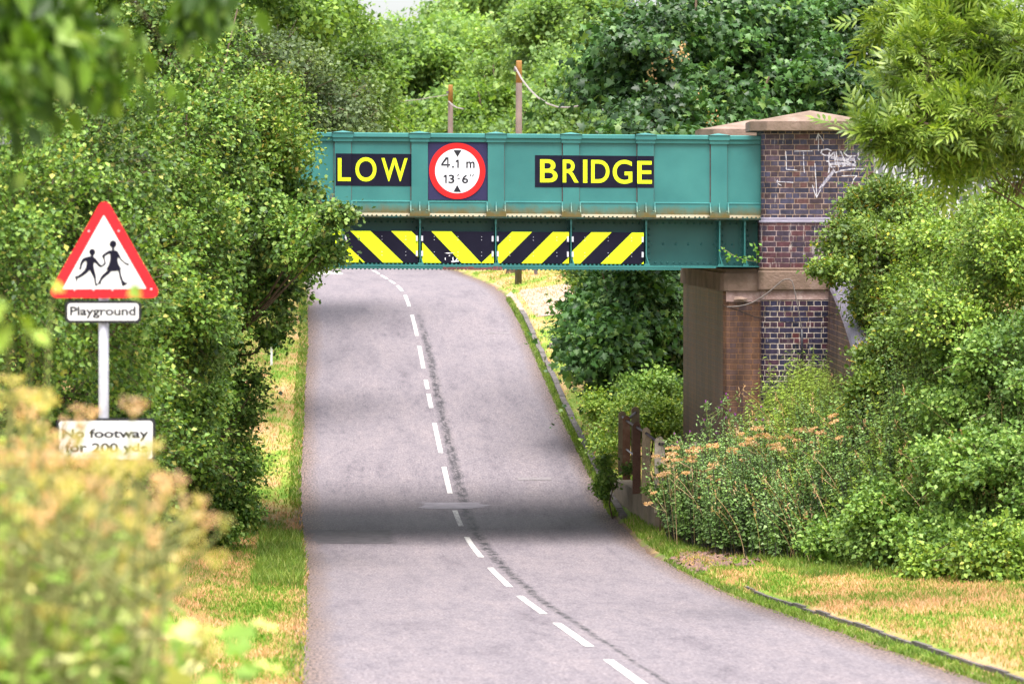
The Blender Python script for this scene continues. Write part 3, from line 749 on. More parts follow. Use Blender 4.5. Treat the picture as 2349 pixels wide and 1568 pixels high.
for tri in ([(1500,350),(1513,350),(1513,447),(1500,447)], [(1443,414),(1499,414),(1499,428),(1443,428)], [(1514,414),(1528,414),(1528,428),(1514,428)], [(1486,350),(1499.5,350),(1499.5,366),(1460,413.5),(1443,413.5)], [(1592,372),(1609,372),(1609,448),(1595,448),(1595,391),(1579,397),(1579,386)], [(1481,514),(1496,514),(1496,592),(1482,592),(1482,533),(1466,539),(1466,528)], [(1560,283),(1634,283),(1597,346)], [(1558,673),(1630,673),(1594,609)], [(1592,530),(1599,530),(1612,506),(1602,506)], [(1708,530),(1715,530),(1729,508),(1719,508)], [(1732,530),(1739,530),(1752,508),(1742,508)]):
    b = bmb(); b.plate([(S(z1px(*p)[0]), Zr(z1px(*p)[1])) for p in tri], -.0265, -.0245); b.build('arrow_mark', M['black'], E)

# ------------------------------------------------------------------ brick abutments
def pz(y, Y=56.0): return EYE - (y - HOR) * Y / F
def arc(cx_, cy_, r, a0, a1, n=6): return [(cx_ + r*math.cos(math.radians(a0+(a1-a0)*i/n)), cy_ + r*math.sin(math.radians(a0+(a1-a0)*i/n))) for i in range(n+1)]
def pier_plan(x0, x1, y0, y1, r):     # rounded front left corner; starts at back left
    return [(x0, y1)] + arc(x0+r, y0+r, r, 180, 270) + [(x1, y0), (x1, y1)]
def offs(plan, cxm, cym, gx, gy):
    return [(x + (gx if x > cxm else -gx), y + (gy if y > cym else -gy)) for x, y in plan]
def cap(mb, x0, x1, y0, y1, ch, za, zb, zc_):
    pl = [(x0, y0+ch), (x0+ch, y0), (x1-ch, y0), (x1, y0+ch), (x1, y1-ch), (x1-ch, y1), (x0+ch, y1), (x0, y1-ch)]
    mb.extrude(pl, za, zb)
    e = [(x0+.012 if x < (x0+x1)/2 else x-.012, y) for x, y in pl]
    n = len(pl); ap = ((x0+x1)/2, (y0+y1)/2)
    v = [(a, b_, zb+.0005) for a, b_ in pl] + [(ap[0], ap[1], zc_)]
    mb.add(v, [(i, (i+1) % n, n) for i in range(n)])
def pier(name, dx, dy, label):
    E = empty(name, (4.9+dx, 56.6+dy, 0), label=label, cat='brick pier')
    fn = lambda p: (p[0]+dx, p[1]+dy, p[2])
    def m(): q = MB(); q.fn = fn; return q
    x0, x1, y0, y1 = 4.06, 5.88, 56.0, 57.2
    zc0, zc1, zc2, zst, zsb, zba, zbb, zre = pz(301), pz(279), 7.20, pz(499), pz(511), pz(613), pz(665.5), pz(687)
    up = pier_plan(x0, x1, y0, y1, .17); lo = pier_plan(x0-.03, x1+.03, y0-.03, y1, .17); bs = pier_plan(x0+.0, x1, y0-.0, y1, .15)
    q = m(); q.extrude(up, zst-.02, zc0); q.build('upper_shaft', M['brick'], E)
    q = m(); q.extrude(pier_plan(x0-.042, x1+.042, y0-.042, y1, .18), zsb, zsb+.035); q.extrude(pier_plan(x0-.02, x1+.02, y0-.02, y1, .18), zsb+.0352, zst); q.build('string_course', M['bullnose'], E, bevel=.008)
    q = m(); q.extrude(lo, zba-.001, zsb-.0005); q.build('middle_shaft', M['brick_red'], E)
    q = m(); q.extrude(pier_plan(x0-.05, x1+.05, y0-.06, y1, .12), zbb, zba-.055); q.extrude(pier_plan(x0-.035, x1+.035, y0-.042, y1, .12), zba-.0548, zba-.0015); q.build('stone_band', M['stone'], E, bevel=.02)
    q = m(); q.extrude(pier_plan(x0-.0, x1, y0-.01, y1, .14), zre, zbb-.001); q.build('rendered_course', M['render'], E)
    q = m(); q.extrude(bs, -.4, zre-.001); q.build('lower_shaft', M['brick_dark'], E)
    q = m(); cap(q, 3.87, 5.94, 55.82, 57.4, .26, zc0+.001, zc1, zc2); q.build('cap_stone', M['capstone'], E, bevel=.01)
    return E, fn
PN, _ = pier('brick_pier', 0, 0, 'purple brick pier with pyramid cap stone at the right end of the girder')
pier('brick_pier', -.53, 5.75, 'farther brick pier whose flat pyramid cap shows behind the girder')
# white spray paint strokes on the pier face
def zpx4(x, y): return (2850/1.7445 + x/(2349/650*1.7445), 500/1.7445 + y/(2349/650*1.7445))
def strokes(mb, lines, w, Yf=55.997):
    for ln in lines:
        P = [px(*zpx4(*p), Yf) for p in ln]
        for i in range(len(P)-1):
            a, c = Vector((P[i][0], P[i][2])), Vector((P[i+1][0], P[i+1][2])); d = (c-a).normalized(); nrm = Vector((-d.y, d.x)) * w/2
            e = d * w * .2; j = Yf - .0002*i
            q = [a-nrm-e, c-nrm+e, c+nrm+e, a+nrm-e]
            mb.add([(t.x, j, t.y) for t in q], [(0,1,2,3)])
q = MB(); strokes(q, [[(1530,120),(1532,250),(1530,380)],[(1498,225),(1528,125),(1605,235)],[(1058,385),(1068,520),(1066,640)],[(1068,645),(1150,650),(1222,655)],[(1185,382),(1300,378),(1445,378)],[(1318,395),(1318,560),(1328,690)],
    [(1480,560),(1495,780),(1508,1050)],[(1445,870),(1470,960),(1505,1050),(1535,990),(1580,900)],[(925,822),(1040,825),(1165,832)],[(945,795),(928,825),(955,855),(995,875)],[(1870,738),(1980,735),(2090,735)],[(2085,740),(2045,780),(2018,850)]], .013)
q.build('chalk_marks', M['white_graf'], PN, label='thin white sprayed arrows and strokes')
q = MB(); strokes(q, [[(1715,375),(1660,350),(1580,365),(1570,410),(1620,440),(1690,445)],[(1690,400),(1680,500),(1690,600),(1680,690)],[(1690,460),(1760,395),(1770,500),(1780,580)],[(1790,390),(1800,500),(1830,610)],[(1850,380),(1890,470),(1920,560)],[(1960,340),(1900,400),(1950,450),(2070,450)],[(2000,460),(1930,520),(2000,560),(1880,600)],[(2040,480),(2070,560),(2060,600)],
    [(1740,640),(1780,690),(1860,660),(2040,635),(2200,640)],[(1700,560),(1720,610),(1770,610)],[(1690,530),(1650,525)],[(2110,380),(2100,480),(2150,520)]], .022, 55.9965)
q.build('graffiti', M['graf2'], PN, label='dense white scribbled spray tag')
q = MB(); strokes(q, [[(1740,680),(1690,750),(1620,830),(1560,920)],[(1720,470),(1860,500),(2050,500)],[(1720,560),(1860,560),(2060,580)]], .05, 55.9968)
q.build('faint_graffiti', M['faint_graf'], PN)

AB = empty('bridge_abutment', (4.2, 58, 0), label='brown stained brick abutment wall under the right end of the girder', cat='abutment')
ax, ay, Lw = 3.46, 56.32, 5.75
def abp(g, r=.10):
    return [(ax-g - TH*(Lw+g), ay+Lw+g)] + [(ax-g-.0, ay-g+.12), (ax-g+.05, ay-g+.03), (ax-g+.12, ay-g)] + [(4.075, ay-g), (4.075, 57.0), (7.5, 57.2), (7.5, ay+Lw+g)]
q = MB(); q.extrude(abp(0)[::1], -.4, pz(667.5, 56.3)); q.build('wall', M['brick_brown'], AB)
q = MB(); x9, y9, n9 = ax - TH*(Lw-.02), ay + Lw - .02, .004    # stained face over the road, its colour darkened for the deck's shade
q.add([(x9-n9, y9, -.3), (ax-n9, ay+.14, -.3), (ax-n9, ay+.14, pz(669, 56.3)), (x9-n9, y9, pz(669, 56.3))], [(0,1,2,3)], [[(0,-.3), (Lw-.14,-.3), (Lw-.14,pz(669,56.3)), (0,pz(669,56.3))]])
q.build('shade_toned_wall_face', M['brick_shade'], AB, label='brown stained brick face over the road, shade darkened into its colour')
q = MB(); q.extrude([(p[0], p[1]) for p in abp(.05)], pz(667, 56.3), pz(626, 56.3)); q.extrude(abp(.02), pz(625.8, 56.3), pz(616.5, 56.3)); q.build('bearing_stone', M['stone'], AB)
q = MB(); q.box(3.5, 4.07, ay-.012, ay-.001, pz(692, 56.3), pz(668, 56.3)); q.build('cracked_render', M['render'], AB)
q = MB(); q.add([(3.62,ay-.03,pz(689)),(3.80,ay-.045,pz(692)),(3.86,ay-.03,pz(686)),(3.74,ay-.04,pz(680)),(3.64,ay-.02,pz(682)),(3.74,ay-.09,pz(687))], [(0,1,5),(1,2,5),(2,3,5),(3,4,5),(4,0,5)]); q.build('loose_stone', M['track'], AB)
AL = empty('bridge_abutment', (-6, 58, 0), label='abutment hidden behind the hawthorn at the left end of the girder', cat='abutment')
q = MB(); q.extrude([(-5.6, 62.2), (-8.5, 62.2), (-8.5, 55.9), (-5.3, 55.9)][::-1], -.4, pz(617)); q.build('wall', M['brick_brown'], AL)
q = MB(); q.extrude([(-6.3, 57), (-8.1, 57), (-8.1, 55.75), (-6.3, 55.75)][::-1], pz(617), pz(300)); q.build('pier', M['brick'], AL)

# wing wall running towards the camera with bullnose coping
WW = empty('wing_wall', (5.2, 52, 0), label='brick wing wall with rounded blue coping sloping down beside the pier', cat='wall')
q = MB(); ys = np.linspace(55.93, 51.2, 8); zt_ = lambda y: 4.37 - .021*(56-y)**2 - .13*(56-y)
V_, F_, UVs = [], [], []
for y in ys: V_ += [(5.04 - .02*(56-y)*0 - .0, y, -.2), (5.14, y, float(zt_(y)))]
for i in range(len(ys)-1): F_.append((2*i, 2*i+2, 2*i+3, 2*i+1)); UVs.append([(56-ys[i], -.2), (56-ys[i+1], -.2), (56-ys[i+1], float(zt_(ys[i+1]))), (56-ys[i], float(zt_(ys[i])))])
q.add(V_, F_, UVs); q.add([(x+.35, y, z) for x, y, z in V_], [f[::-1] for f in F_], UVs)
m_ = len(V_); q.add([V_[-2], (5.39, 51.2, -.2), (5.49, 51.2, float(zt_(51.2))), V_[-1]], [(0,1,2,3)])
q.build('wall_face', M['brick_wing'], WW)
q = MB(); yy = 55.90
while yy > 51.4:
    y2 = yy - .235; za, zb_ = float(zt_(yy)), float(zt_(y2)); R_ = .20; ring = []
    pr = [(5.32 + R_*1.05*math.cos(t), R_*.95*math.sin(t)) for t in np.linspace(math.pi, 0, 9)]
    v = [(a, yy-.004, za+c) for a, c in pr] + [(a, y2+.004, zb_+c) for a, c in pr]
    q.add(v, [(i, i+1, 9+i+1, 9+i) for i in range(8)] + [tuple(range(9)), tuple(range(9, 18))[::-1]]); yy = y2
q.build('coping', M['bullnose'], WW)

# cables and pipe on the pier
def z4(x, y): return (1519 + x/3.648, 544.6 + y/3.648)
E = tag(MB().tube([px(*z4(*p), 55.88) for p in [(540,580),(640,575),(700,562),(760,540),(820,505),(870,470),(915,435),(960,395),(1000,362),(1030,349),(1060,348),(1085,368),(1097,410),(1110,470),(1140,620),(1165,770)]], .010, 6).build('cable', M['dcable']), 'loose grey cable looping over the stone band into the black pipe', 'cable')
E = tag(MB().tube([px(*z4(*p), 55.90) for p in [(505,560),(510,570),(540,580),(640,610),(760,660),(900,695),(1050,710),(1200,700),(1350,665)]] + [px(*z4(*p), 54.9) for p in [(1430,640),(1500,620),(1590,620)]], .007, 5).build('cable', M['dblack']), 'thin black cable sagging across the lower brickwork', 'cable')
E = tag(MB().tube([px(*z4(1165,768), 55.87), px(*z4(1168,950), 55.87), px(*z4(1172,1300), 55.86)], .021, 8).build('conduit_pipe', M['black'], smooth=True), 'black plastic pipe upright against the dark brick pier', 'pipe')

# palisade fence to the right of the pier
PF = empty('palisade_fence', (7, 57.6, 4.6), label='pale steel palisade fence behind the ash leaves right of the pier', cat='fence')
for i in range(22):
    x = 6.02 + i*.165; zt0 = 7.0 - .012*i*i*.6 + random.uniform(-.02, .02) if i < 14 else 6.6
    y = 57.0 + .12*i
    q = MB(); w = .036
    q.add([(x-w,y,4.4),(x,y-.02,4.4),(x+w,y,4.4),(x-w,y,zt0),(x,y-.02,zt0+.06),(x+w,y,zt0),(x,y+.004,4.4),(x,y+.004,zt0)], [(0,1,4,3),(1,2,5,4),(2,6,7,5),(6,0,3,7),(3,4,7),(4,5,7)])
    q.build('pale', M['pale'], PF)
q = MB(); q.tube([(5.95,57.0,6.5),(9.6,59.7,6.4)], .025, 4); q.tube([(5.95,57.0,4.95),(9.6,59.7,4.9)], .025, 4); q.build('rail', M['rust'], PF)

# ------------------------------------------------------------------ culvert parapet and railing on the right
CP = [(1.85,63.0),(2.05,61.4),(2.27,59.4),(2.42,58.35),(2.72,57.9),(3.2,57.5),(3.22,57.9),(2.85,58.25),(2.62,58.65),(2.50,59.6),(2.30,61.6),(2.12,63.1)]
q = MB(); n = len(CP); hz = [.66,.66,.66,.70,.52,.50,.50,.50,.68,.66,.66,.66]
v = [(a, b_, -.3) for a, b_ in CP] + [(a, b_, h) for (a, b_), h in zip(CP, hz)]
q.add(v, [(i, (i+1) % n, n+(i+1) % n, n+i) for i in range(n)] + [(n+i, n+i+1, 2*n-2-i, 2*n-1-i) for i in range(n//2 - 1)])
tag(q.build('culvert_wall', M['concrete'], bevel=.02), 'low mossy concrete wall at the right edge of the road under the railing', 'low wall')
def post(x, ytop, ybot, Y, mat, label, wpx=21, holes=True):
    a = px(x, ytop, Y); z0 = px(x, ybot, Y)[2]; w = wpx*Y/F/2
    E = empty('railing_post', (a[0], Y, z0), label=label, cat='post', group='posts of the broken railing')
    out = [(a[0]-w, z0-.1), (a[0]+w, z0-.1)] + [(a[0] + w*math.cos(t), a[2]-w + w*math.sin(t)) for t in np.linspace(0, math.pi, 9)]
    q = MB(); q.plate(out, Y-.035, Y+.035); q.build('shaft', mat, E, bevel=.008)
    q = MB(); c = (a[0], a[2]-w*1.35)
    q.plate([(c[0] + w*.33*math.cos(t), c[1] + w*.33*math.sin(t)) for t in np.linspace(0, 2*math.pi, 9)[:-1]], Y-.037, Y-.0355); q.build('socket_hole', M['black'], E)
    return (a[0], Y, a[2] - w*1.35)
pA = post(1436.5, 953, 1086, 60.5, M['rust'], 'rusty railing post, second from the left', 17)
pB = post(1460, 967, 1118, 59.5, M['rust2'], 'dark rusty railing post in the middle of the row', 18)
pC = post(1481.7, 980, 1140, 58.6, M['lichen'], 'paler brown railing post with leaves round its foot', 19)
pD = post(1512.5, 1001.8, 1160, 57.9, M['whitewash'], 'peeling white railing post wrapped in ivy', 23)
pG = post(1592, 1013, 1110, 57.2, M['whitewash'], 'white lichened post half buried in the dried seed heads', 26)
pF = post(1427, 943, 1075, 61.6, M['lichen'], 'short weathered post at the back left of the railing', 18)
pE = post(1457, 932.8, 1075, 62.2, M['lichen'], 'tallest pale post at the back of the railing', 19)
for nm, pts, lab in (('railing_pipe', [pF, pA, pB, pC, pD], 'upper iron rail passing through the row of rusty posts'),
                     ('railing_pipe', [pE, pA], 'short dark rail joining the back post to the front row'),
                     ('railing_pipe', [pD, (pD[0]+.35, 57.6, pD[2]-.02), pG], 'dark rail running right to the buried white post')):
    tag(MB().tube(pts, .024, 8).build(nm, M['rail'], smooth=True), lab, 'railing', 'pipes of the broken railing')
tag(MB().tube([(pA[0], pA[1]-.03, pA[2]-.50), (pB[0], pB[1]+.02, pB[2]-.52)], .017, 8).build('railing_pipe', M['pale'], smooth=True), 'pale lower rail between two rusty posts', 'railing', 'pipes of the broken railing')

# ------------------------------------------------------------------ playground warning sign on its pole
SY = 26.0; sc = SY / F
SG = empty('warning_sign', (px(236, 0, SY)[0], SY, float(zg(px(236, 0, SY)[0], SY))), label='red triangular children warning sign with Playground and No footway plates', cat='road sign')
def spx(x, y, d=0.0): return ((x-1174)*sc, SY + d, EYE - (y-HOR)*sc)
def s2(x, y): p = spx(x, y); return (p[0], p[2])
def roundpoly(pts, r, n=7):
    out = []; m = len(pts)
    for i in range(m):
        p, a, c = Vector(pts[i]), Vector(pts[i-1]), Vector(pts[(i+1) % m])
        u, w = (a-p).normalized(), (c-p).normalized(); ang = u.angle(w); tlen = r/math.tan(ang/2)
        q0, q1 = p+u*tlen, p+w*tlen; cen = p + (u+w).normalized() * r/math.sin(ang/2)
        a0 = math.atan2((q0-cen).y, (q0-cen).x); a1 = math.atan2((q1-cen).y, (q1-cen).x); d = (a1-a0+math.pi) % (2*math.pi) - math.pi
        out += [(cen.x + r*math.cos(a0+d*k/n), cen.y + r*math.sin(a0+d*k/n)) for k in range(n+1)]
    return out
q = MB(); q.tube([spx(236, 478, .05), spx(236, 1500, .05)], .038, 14); q.build('pole', M['galv'], SG, smooth=True)
tri_o = roundpoly([s2(239.5, 447), s2(104.5, 683.5), s2(374, 683.5)], 15*sc)
q = MB(); q.plate(tri_o, -.004+SY, .004+SY); TP = q.build('triangle_plate', M['red2'], SG)
q = MB(); q.plate(roundpoly([s2(238.2, 493), s2(143.2, 662.8), s2(336, 662.2)], 1.5*sc), SY-.0065, SY-.0045); q.build('white_field', M['white'], TP)
def zs(x, y): return s2(114.6 + x/6.839, 458.6 + y/6.839)
boy = [(640,865),(685,865),(685,895),(715,912),(755,965),(800,1020),(835,1015),(845,1035),(800,1058),(770,1045),(735,1010),(708,985),(690,985),(688,1030),(700,1100),(722,1180),(728,1260),(732,1310),(755,1330),(720,1352),(708,1335),(700,1290),(690,1230),(655,1160),(625,1100),(590,1140),(530,1185),(470,1220),(440,1225),(432,1250),(425,1290),(412,1280),(408,1240),(390,1210),(400,1192),(440,1185),(490,1150),(540,1100),(565,1050),(575,990),(570,960),(545,965),(515,1000),(500,1050),(492,1095),(455,1095),(468,1030),(480,975),(510,920),(560,895),(610,885),(640,885)]
girl = [(972,745),(1010,745),(1012,785),(1060,800),(1090,850),(1120,920),(1170,970),(1245,1005),(1235,1032),(1180,1005),(1110,945),(1080,905),(1065,910),(1065,960),(1085,1020),(1125,1085),(1105,1090),(1110,1110),(1120,1180),(1150,1260),(1180,1290),(1230,1300),(1190,1330),(1150,1350),(1130,1340),(1120,1290),(1095,1220),(1080,1150),(1070,1110),(1010,1120),(960,1120),(940,1150),(880,1195),(830,1240),(800,1285),(805,1325),(785,1315),(745,1320),(760,1290),(780,1250),(800,1200),(850,1150),(900,1105),(895,1090),(880,1088),(905,1050),(930,990),(945,920),(945,850),(925,845),(860,885),(865,930),(880,990),(872,1015),(835,1035),(825,1015),(850,985),(845,940),(815,880),(830,855),(880,820),(925,790),(970,790)]
for nm, pl, hc, hr in (('boy_symbol', boy, (665, 817), 52), ('girl_symbol', girl, (990, 692), 59)):
    q = MB(); q.plate([zs(*p) for p in pl], SY-.0085, SY-.0068)
    q.plate([zs(hc[0]+hr*.95*math.cos(t), hc[1]+hr*math.sin(t)) for t in np.linspace(0, 2*math.pi, 21)[:-1]], SY-.0086, SY-.0069); q.build(nm, M['navy'], TP)
for p in [(610,492),(1078,492),(88,1412),(385,1412),(685,1412),(980,1412),(1285,1412),(1588,1402)]: a = zs(*p); q = MB(); q.dome(a[0], SY-.004, a[1], .009, 8); q.build('rivet', M['galv'], TP)
def plate(x0, x1, y0, y1, r, bw, nm, lab, lines):
    q = MB(); q.plate(roundpoly([s2(x0,y0), s2(x0,y1), s2(x1,y1), s2(x1,y0)], r*sc), SY-.004, SY+.004); P_ = q.build(nm, M['black'], SG)
    q = MB(); q.plate(roundpoly([s2(x0+bw,y0+bw), s2(x0+bw,y1-bw), s2(x1-bw,y1-bw), s2(x1-bw,y0+bw)], (r-bw*.6)*sc), SY-.0065, SY-.0045); q.build('white_field', M['white'], P_)
    for body, a, c, ya, yb in lines:
        text_mesh('lettering', body, a, c, ya, yb, lambda x, y: spx(x, y, -.0078), M['black'], P_, bold=.03)
plate(149.2, 323.8, 689.5, 740.5, 11, 6, 'playground_plate', None, [('Playground', 160.5, 311.5, 702.5, 730)])
plate(129.4, 356.2, 958.5, 1058.5, 11, 6.2, 'no_footway_plate', None, [('No footway', 142, 341, 982.5, 1010), ('for 200 yds', 149, 337.5, 1015, 1042)])

# small far sign, post, stump, stone
p = px(622.5, 833, 81)
E = empty('notice_board', (p[0], 81, p[2]), label='small white and green notice on a white stake beyond the bridge', cat='notice')
q = MB(); q.box(p[0]-.025, p[0]+.025, 80.97, 81.03, p[2]-.1, px(0, 770, 81)[2]); q.build('stake', M['white'], E)
q = MB(); q.box(px(598,0,81)[0], px(643.6,0,81)[0], 80.93, 80.96, px(0,783,81)[2], px(0,763,81)[2]); q.build('white_board', M['white'], E)
q = MB(); q.box(px(598,0,81)[0], px(643.6,0,81)[0], 80.93, 80.96, px(0,794.6,81)[2], px(0,783.2,81)[2]); q.build('green_board', M['greenboard'], E)
x_ = px(1228.5, 0, 104)[0]; z_ = float(zg(x_, 104))
q = MB(); q.tube([(x_, 104, z_-.1), (x_, 104, z_+.9)], .055, 8); q.box(x_-.12, x_+.12, 103.93, 103.95, z_+.9, z_+1.2)
tag(q.build('marker_post', M['rail']), 'thin dark post on the grass bank beyond the bridge', 'post')
def rock(loc, r, name, label, seed, mat, flat=.6):
    g = np.random.default_rng(seed); th = np.linspace(0, math.pi, 8); ph = np.linspace(0, 2*math.pi, 13)[:-1]; V = []
    for t in th:
        for f in ph:
            rr = r*(1+.18*g.normal()); V.append((loc[0]+rr*math.sin(t)*math.cos(f), loc[1]+rr*math.sin(t)*math.sin(f), loc[2]+rr*flat*math.cos(t)))
    Fs = [(i*12+k, i*12+(k+1) % 12, (i+1)*12+(k+1) % 12, (i+1)*12+k) for i in range(7) for k in range(12)]
    q = MB(); q.add(V, Fs); return tag(q.build(name, mat), label, 'stone')
x_ = px(1270, 0, 84)[0]; rock((x_, 84, float(zg(x_, 84))+.05), .11, 'stone', 'grey pink stone lying on the straw verge beyond the bridge', 1, M['rockm'])
q = MB(); x_ = px(1181, 0, 108)[0]; z_ = float(zg(x_, 108)); q.tube([(x_,108,z_-.1),(x_,108,z_+.28),(x_+.01,108,z_+.42)], .32, 10, .2)
tag(q.build('tree_stump', M['bark']), 'dark tree stump on the far bank just below the girder', 'stump')
# poles and wires
def wpole(x, ytop, Y, w, label):
    a = px(x, ytop, Y); z0 = float(zg(a[0], Y)); E = empty('telegraph_pole', (a[0], Y, z0), label=label, cat='pole', group='timber poles behind the bridge')
    q = MB(); q.tube([(a[0]-.02, Y, z0-.2), (a[0], Y, a[2]-.65)], w*1.15, 12, w); q.build('shaft', M['pole'], E, smooth=True)
    q = MB(); q.tube([(a[0], Y, a[2]-.649), (a[0], Y, a[2]-.05), (a[0], Y, a[2])], w, 12, w*.9); q.build('pole_top', M['pole_top'], E, smooth=True)
    q = MB(); q.box(a[0]-w-.06, a[0]-w+.02, Y-.14, Y-.04, a[2]-.32, a[2]-.22); q.build('wire_hook', M['rail'], E)
    return a
a1 = wpole(1190, 139.5, 100, .090, 'nearer and taller timber pole with orange lichen top')
a2 = wpole(1033, 195, 122, .088, 'shorter timber pole farther up the road')
def wire(pts, Y0_, Y1_, r, label):
    P = [px(x, y, Y0_ + (Y1_-Y0_)*i/(len(pts)-1)) for i, (x, y) in enumerate(pts)]
    tag(MB().tube(P, r, 5).build('wire', M['cable']), label, 'wire', 'service wires on the poles')
wire([(1181,154),(1197,183),(1214,205),(1232,223),(1255,238),(1280,246),(1305,247),(1332,243)], 100, 92, .026, 'thick pale wire sagging from the taller pole to the right')
wire([(1029,233),(1037,241),(1048,247.5),(1062,250)], 122, 118, .026, 'short sagging wire on the right of the farther pole')
wire([(860,236),(900,235),(960,229),(1000,222),(1029,218)], 130, 122, .016, 'dark thin wire left of the farther pole')

# ------------------------------------------------------------------ vegetation
def crown(name, blobs, nspray, per, sr, tmpl, size, mat, parent=None, seed=1, up=.8, outw=.5, inner=.22, back=.25, droop=.2, tips=.12, twig=None, flat=.5, zmin=True, bough=.34, shoots=.045, **k):
    g = np.random.default_rng(seed)
    B = np.array(blobs, float); C_, R_ = B[:, :3], B[:, 3:6]
    area = (R_[:, 0]*R_[:, 2] + R_[:, 0]*R_[:, 1] + R_[:, 1]*R_[:, 2]); pr = area / area.sum()
    M_ = int(nspray * 1.9); bi = g.choice(len(B), M_, p=pr)
    nb = max(10, nspray // 13)                                       # boughs: domes of sprays with gaps between
    bbi = g.choice(len(B), nb, p=pr); bd = unit(g.normal(size=(nb, 3))); bf = g.uniform(.74, 1.07, nb)
    rbl = R_[bbi].mean(1); ba = np.clip(bough * g.uniform(.7, 1.3, nb) / rbl, .12, .6)
    kb = g.integers(0, nb, M_); bi = bbi[kb]
    dl = g.normal(size=(M_, 3)) * ba[kb][:, None] * .62; d = unit(bd[kb] + dl)
    rad = bf[kb] - .20 * (np.linalg.norm(dl, axis=1) / ba[kb])**2 * np.clip(ba[kb], 0, .35) / .35 - np.abs(g.normal(0, .035, M_))
    keep = (d[:, 1] < .3) | (g.random(M_) < back); d, bi, rad = d[keep], bi[keep], rad[keep]; m = len(d)
    inn = g.random(m) < inner; rad[inn] *= g.random(inn.sum())**.5 * .9
    tp = g.random(m) < tips; rad[tp] += g.random(tp.sum())*.12
    lump = 1.0 + 0*rad
    P = C_[bi] + R_[bi] * d * rad[:, None]
    ok = np.ones(m, bool)
    for j in range(len(B)):
        q_ = np.linalg.norm((P - C_[j]) / R_[j], axis=1); ok &= ~((q_ < .78) & (bi != j) & (g.random(m) < .85))
    if zmin: ok &= P[:, 2] > zg(P[:, 0], P[:, 1]) + .03
    P, d, bi = P[ok][:nspray], d[ok][:nspray], bi[ok][:nspray]; m = len(P)
    out = unit(d / R_[bi])
    L = g.normal(size=(m, per, 3)) * sr * np.array([1, 1, flat])
    along = g.normal(size=(m, per, 1)) * sr * .6
    Q = (P[:, None] + L + out[:, None]*along).reshape(-1, 3)
    O = np.repeat(out, per, 0); nn = len(Q)
    n_ = outw*O + np.array([0, -.15, up]) + .55*g.normal(size=(nn, 3))
    t_ = O*.8 + .8*g.normal(size=(nn, 3)) + np.array([0, 0, -droop])
    sz = size * (.5 + g.random(nn)**1.3)
    V, fs = scatter(tmpl, Q, t_, n_, sz)
    ns = int(m * shoots)                                             # stray arching shoots
    if ns:
        si = g.choice(m, ns); k1 = 16; L_ = sr * g.uniform(2.2, 6.0, ns); d1 = unit(out[si] + [0, 0, .7] + .45*g.normal(size=(ns, 3)))
        tt = np.linspace(.05, 1, k1)[None, :, None]; base_ = P[si]
        path = base_[:, None] + d1[:, None]*tt*L_[:, None, None] + np.array([0, 0, -1.])*(tt**2)*(L_*.28)[:, None, None]
        sd = g.normal(size=(ns, k1, 3)); tdir = d1[:, None]*.6 + sd
        V2, f2 = scatter(tmpl, path.reshape(-1, 3), tdir.reshape(-1, 3), (sd*.4 + [0, -.2, .8]).reshape(-1, 3), (size*g.uniform(.55, 1.05, (ns, k1))*(1.15-.5*tt[..., 0])).ravel())
        if twig is not None:
            w_ = unit(np.cross(d1, g.normal(size=(ns, 3))))[:, None]*.004*twig[1]; A = path[:, :-1]; Bq = path[:, 1:]
            TV = np.stack([A-w_, A+w_, Bq+w_*.8, Bq-w_*.8], 2).reshape(-1, 3); fast_mesh('shoot_stems', TV, [np.arange(len(TV)).reshape(-1, 4)], twig[0], parent)
        V, fs = join([(V, fs), (V2, f2)])
    o = fast_mesh(name, V, fs, mat, parent, **k)
    if twig is not None:
        a = P - out*sr*2.2*g.uniform(.5, 1.5, (m, 1)); b_ = P + out*sr*.8
        side = unit(np.cross(b_-a, g.normal(size=(m, 3)))) * .006 * twig[1]
        V = np.stack([a-side, a+side, b_+side*.3, b_-side*.3], 1).reshape(-1, 3)
        fast_mesh('twigs', V, [np.arange(m*4).reshape(-1, 4)], twig[0], parent)
    return o

def pb(x, y, Y, rx, ry, rd):          # blob given by where it stands and how wide it looks
    c = px(x, y, Y); s_ = Y / F; return (c[0], c[1], c[2], rx*s_, rd, ry*s_)

def woody(name, label, cat, base, blobs, group=None, r0=.09, limbs=7, seed=1, part='trunk'):
    E = empty(name, base, label=label, cat=cat, group=group); g = random.Random(seed)
    if cat == 'ivy': r0, limbs = .012, 3
    q = MB(); top = min(b_[2] for b_ in blobs[:2]); bx, by, bz = base
    c0 = blobs[0]; mid = (bx + (c0[0]-bx)*.3, by + (c0[1]-by)*.3, bz + max(.5, (c0[2]-bz)*.45))
    q.tube([(bx, by, bz-.2), ((bx+mid[0])/2+g.uniform(-.1,.1), (by+mid[1])/2, (bz+mid[2])/2), mid], r0*1.3, 9, r0*.8)
    for i in range(limbs):
        b_ = blobs[i % len(blobs)]; e = (b_[0]+g.uniform(-.7,.7)*b_[3], b_[1]+g.uniform(-.9,.5)*b_[4], b_[2]+g.uniform(-.3,.8)*b_[5])
        m1 = tuple(mid[k]+(e[k]-mid[k])*.5+g.uniform(-.15,.15) for k in range(3))
        q.tube([mid, m1, e], r0*.55, 6, r0*.1)
    q.build(part, M['bark'], E, smooth=True)
    return E
G1 = [(0, (.030,.066,.012)), (.35, (.082,.155,.024)), (.7, (.155,.250,.042)), (.92, (.26,.34,.075)), (1, (.40,.34,.08))]
L_haw = leafmat('hawthorn leaf', G1, (.5, 1.6), .75)
L_haw2 = leafmat('yellowing hawthorn leaf', [(0, (.06,.12,.014)), (.5, (.15,.235,.03)), (.9, (.25,.31,.05)), (1, (.42,.26,.06))], (.8, 1.2), 1.2)
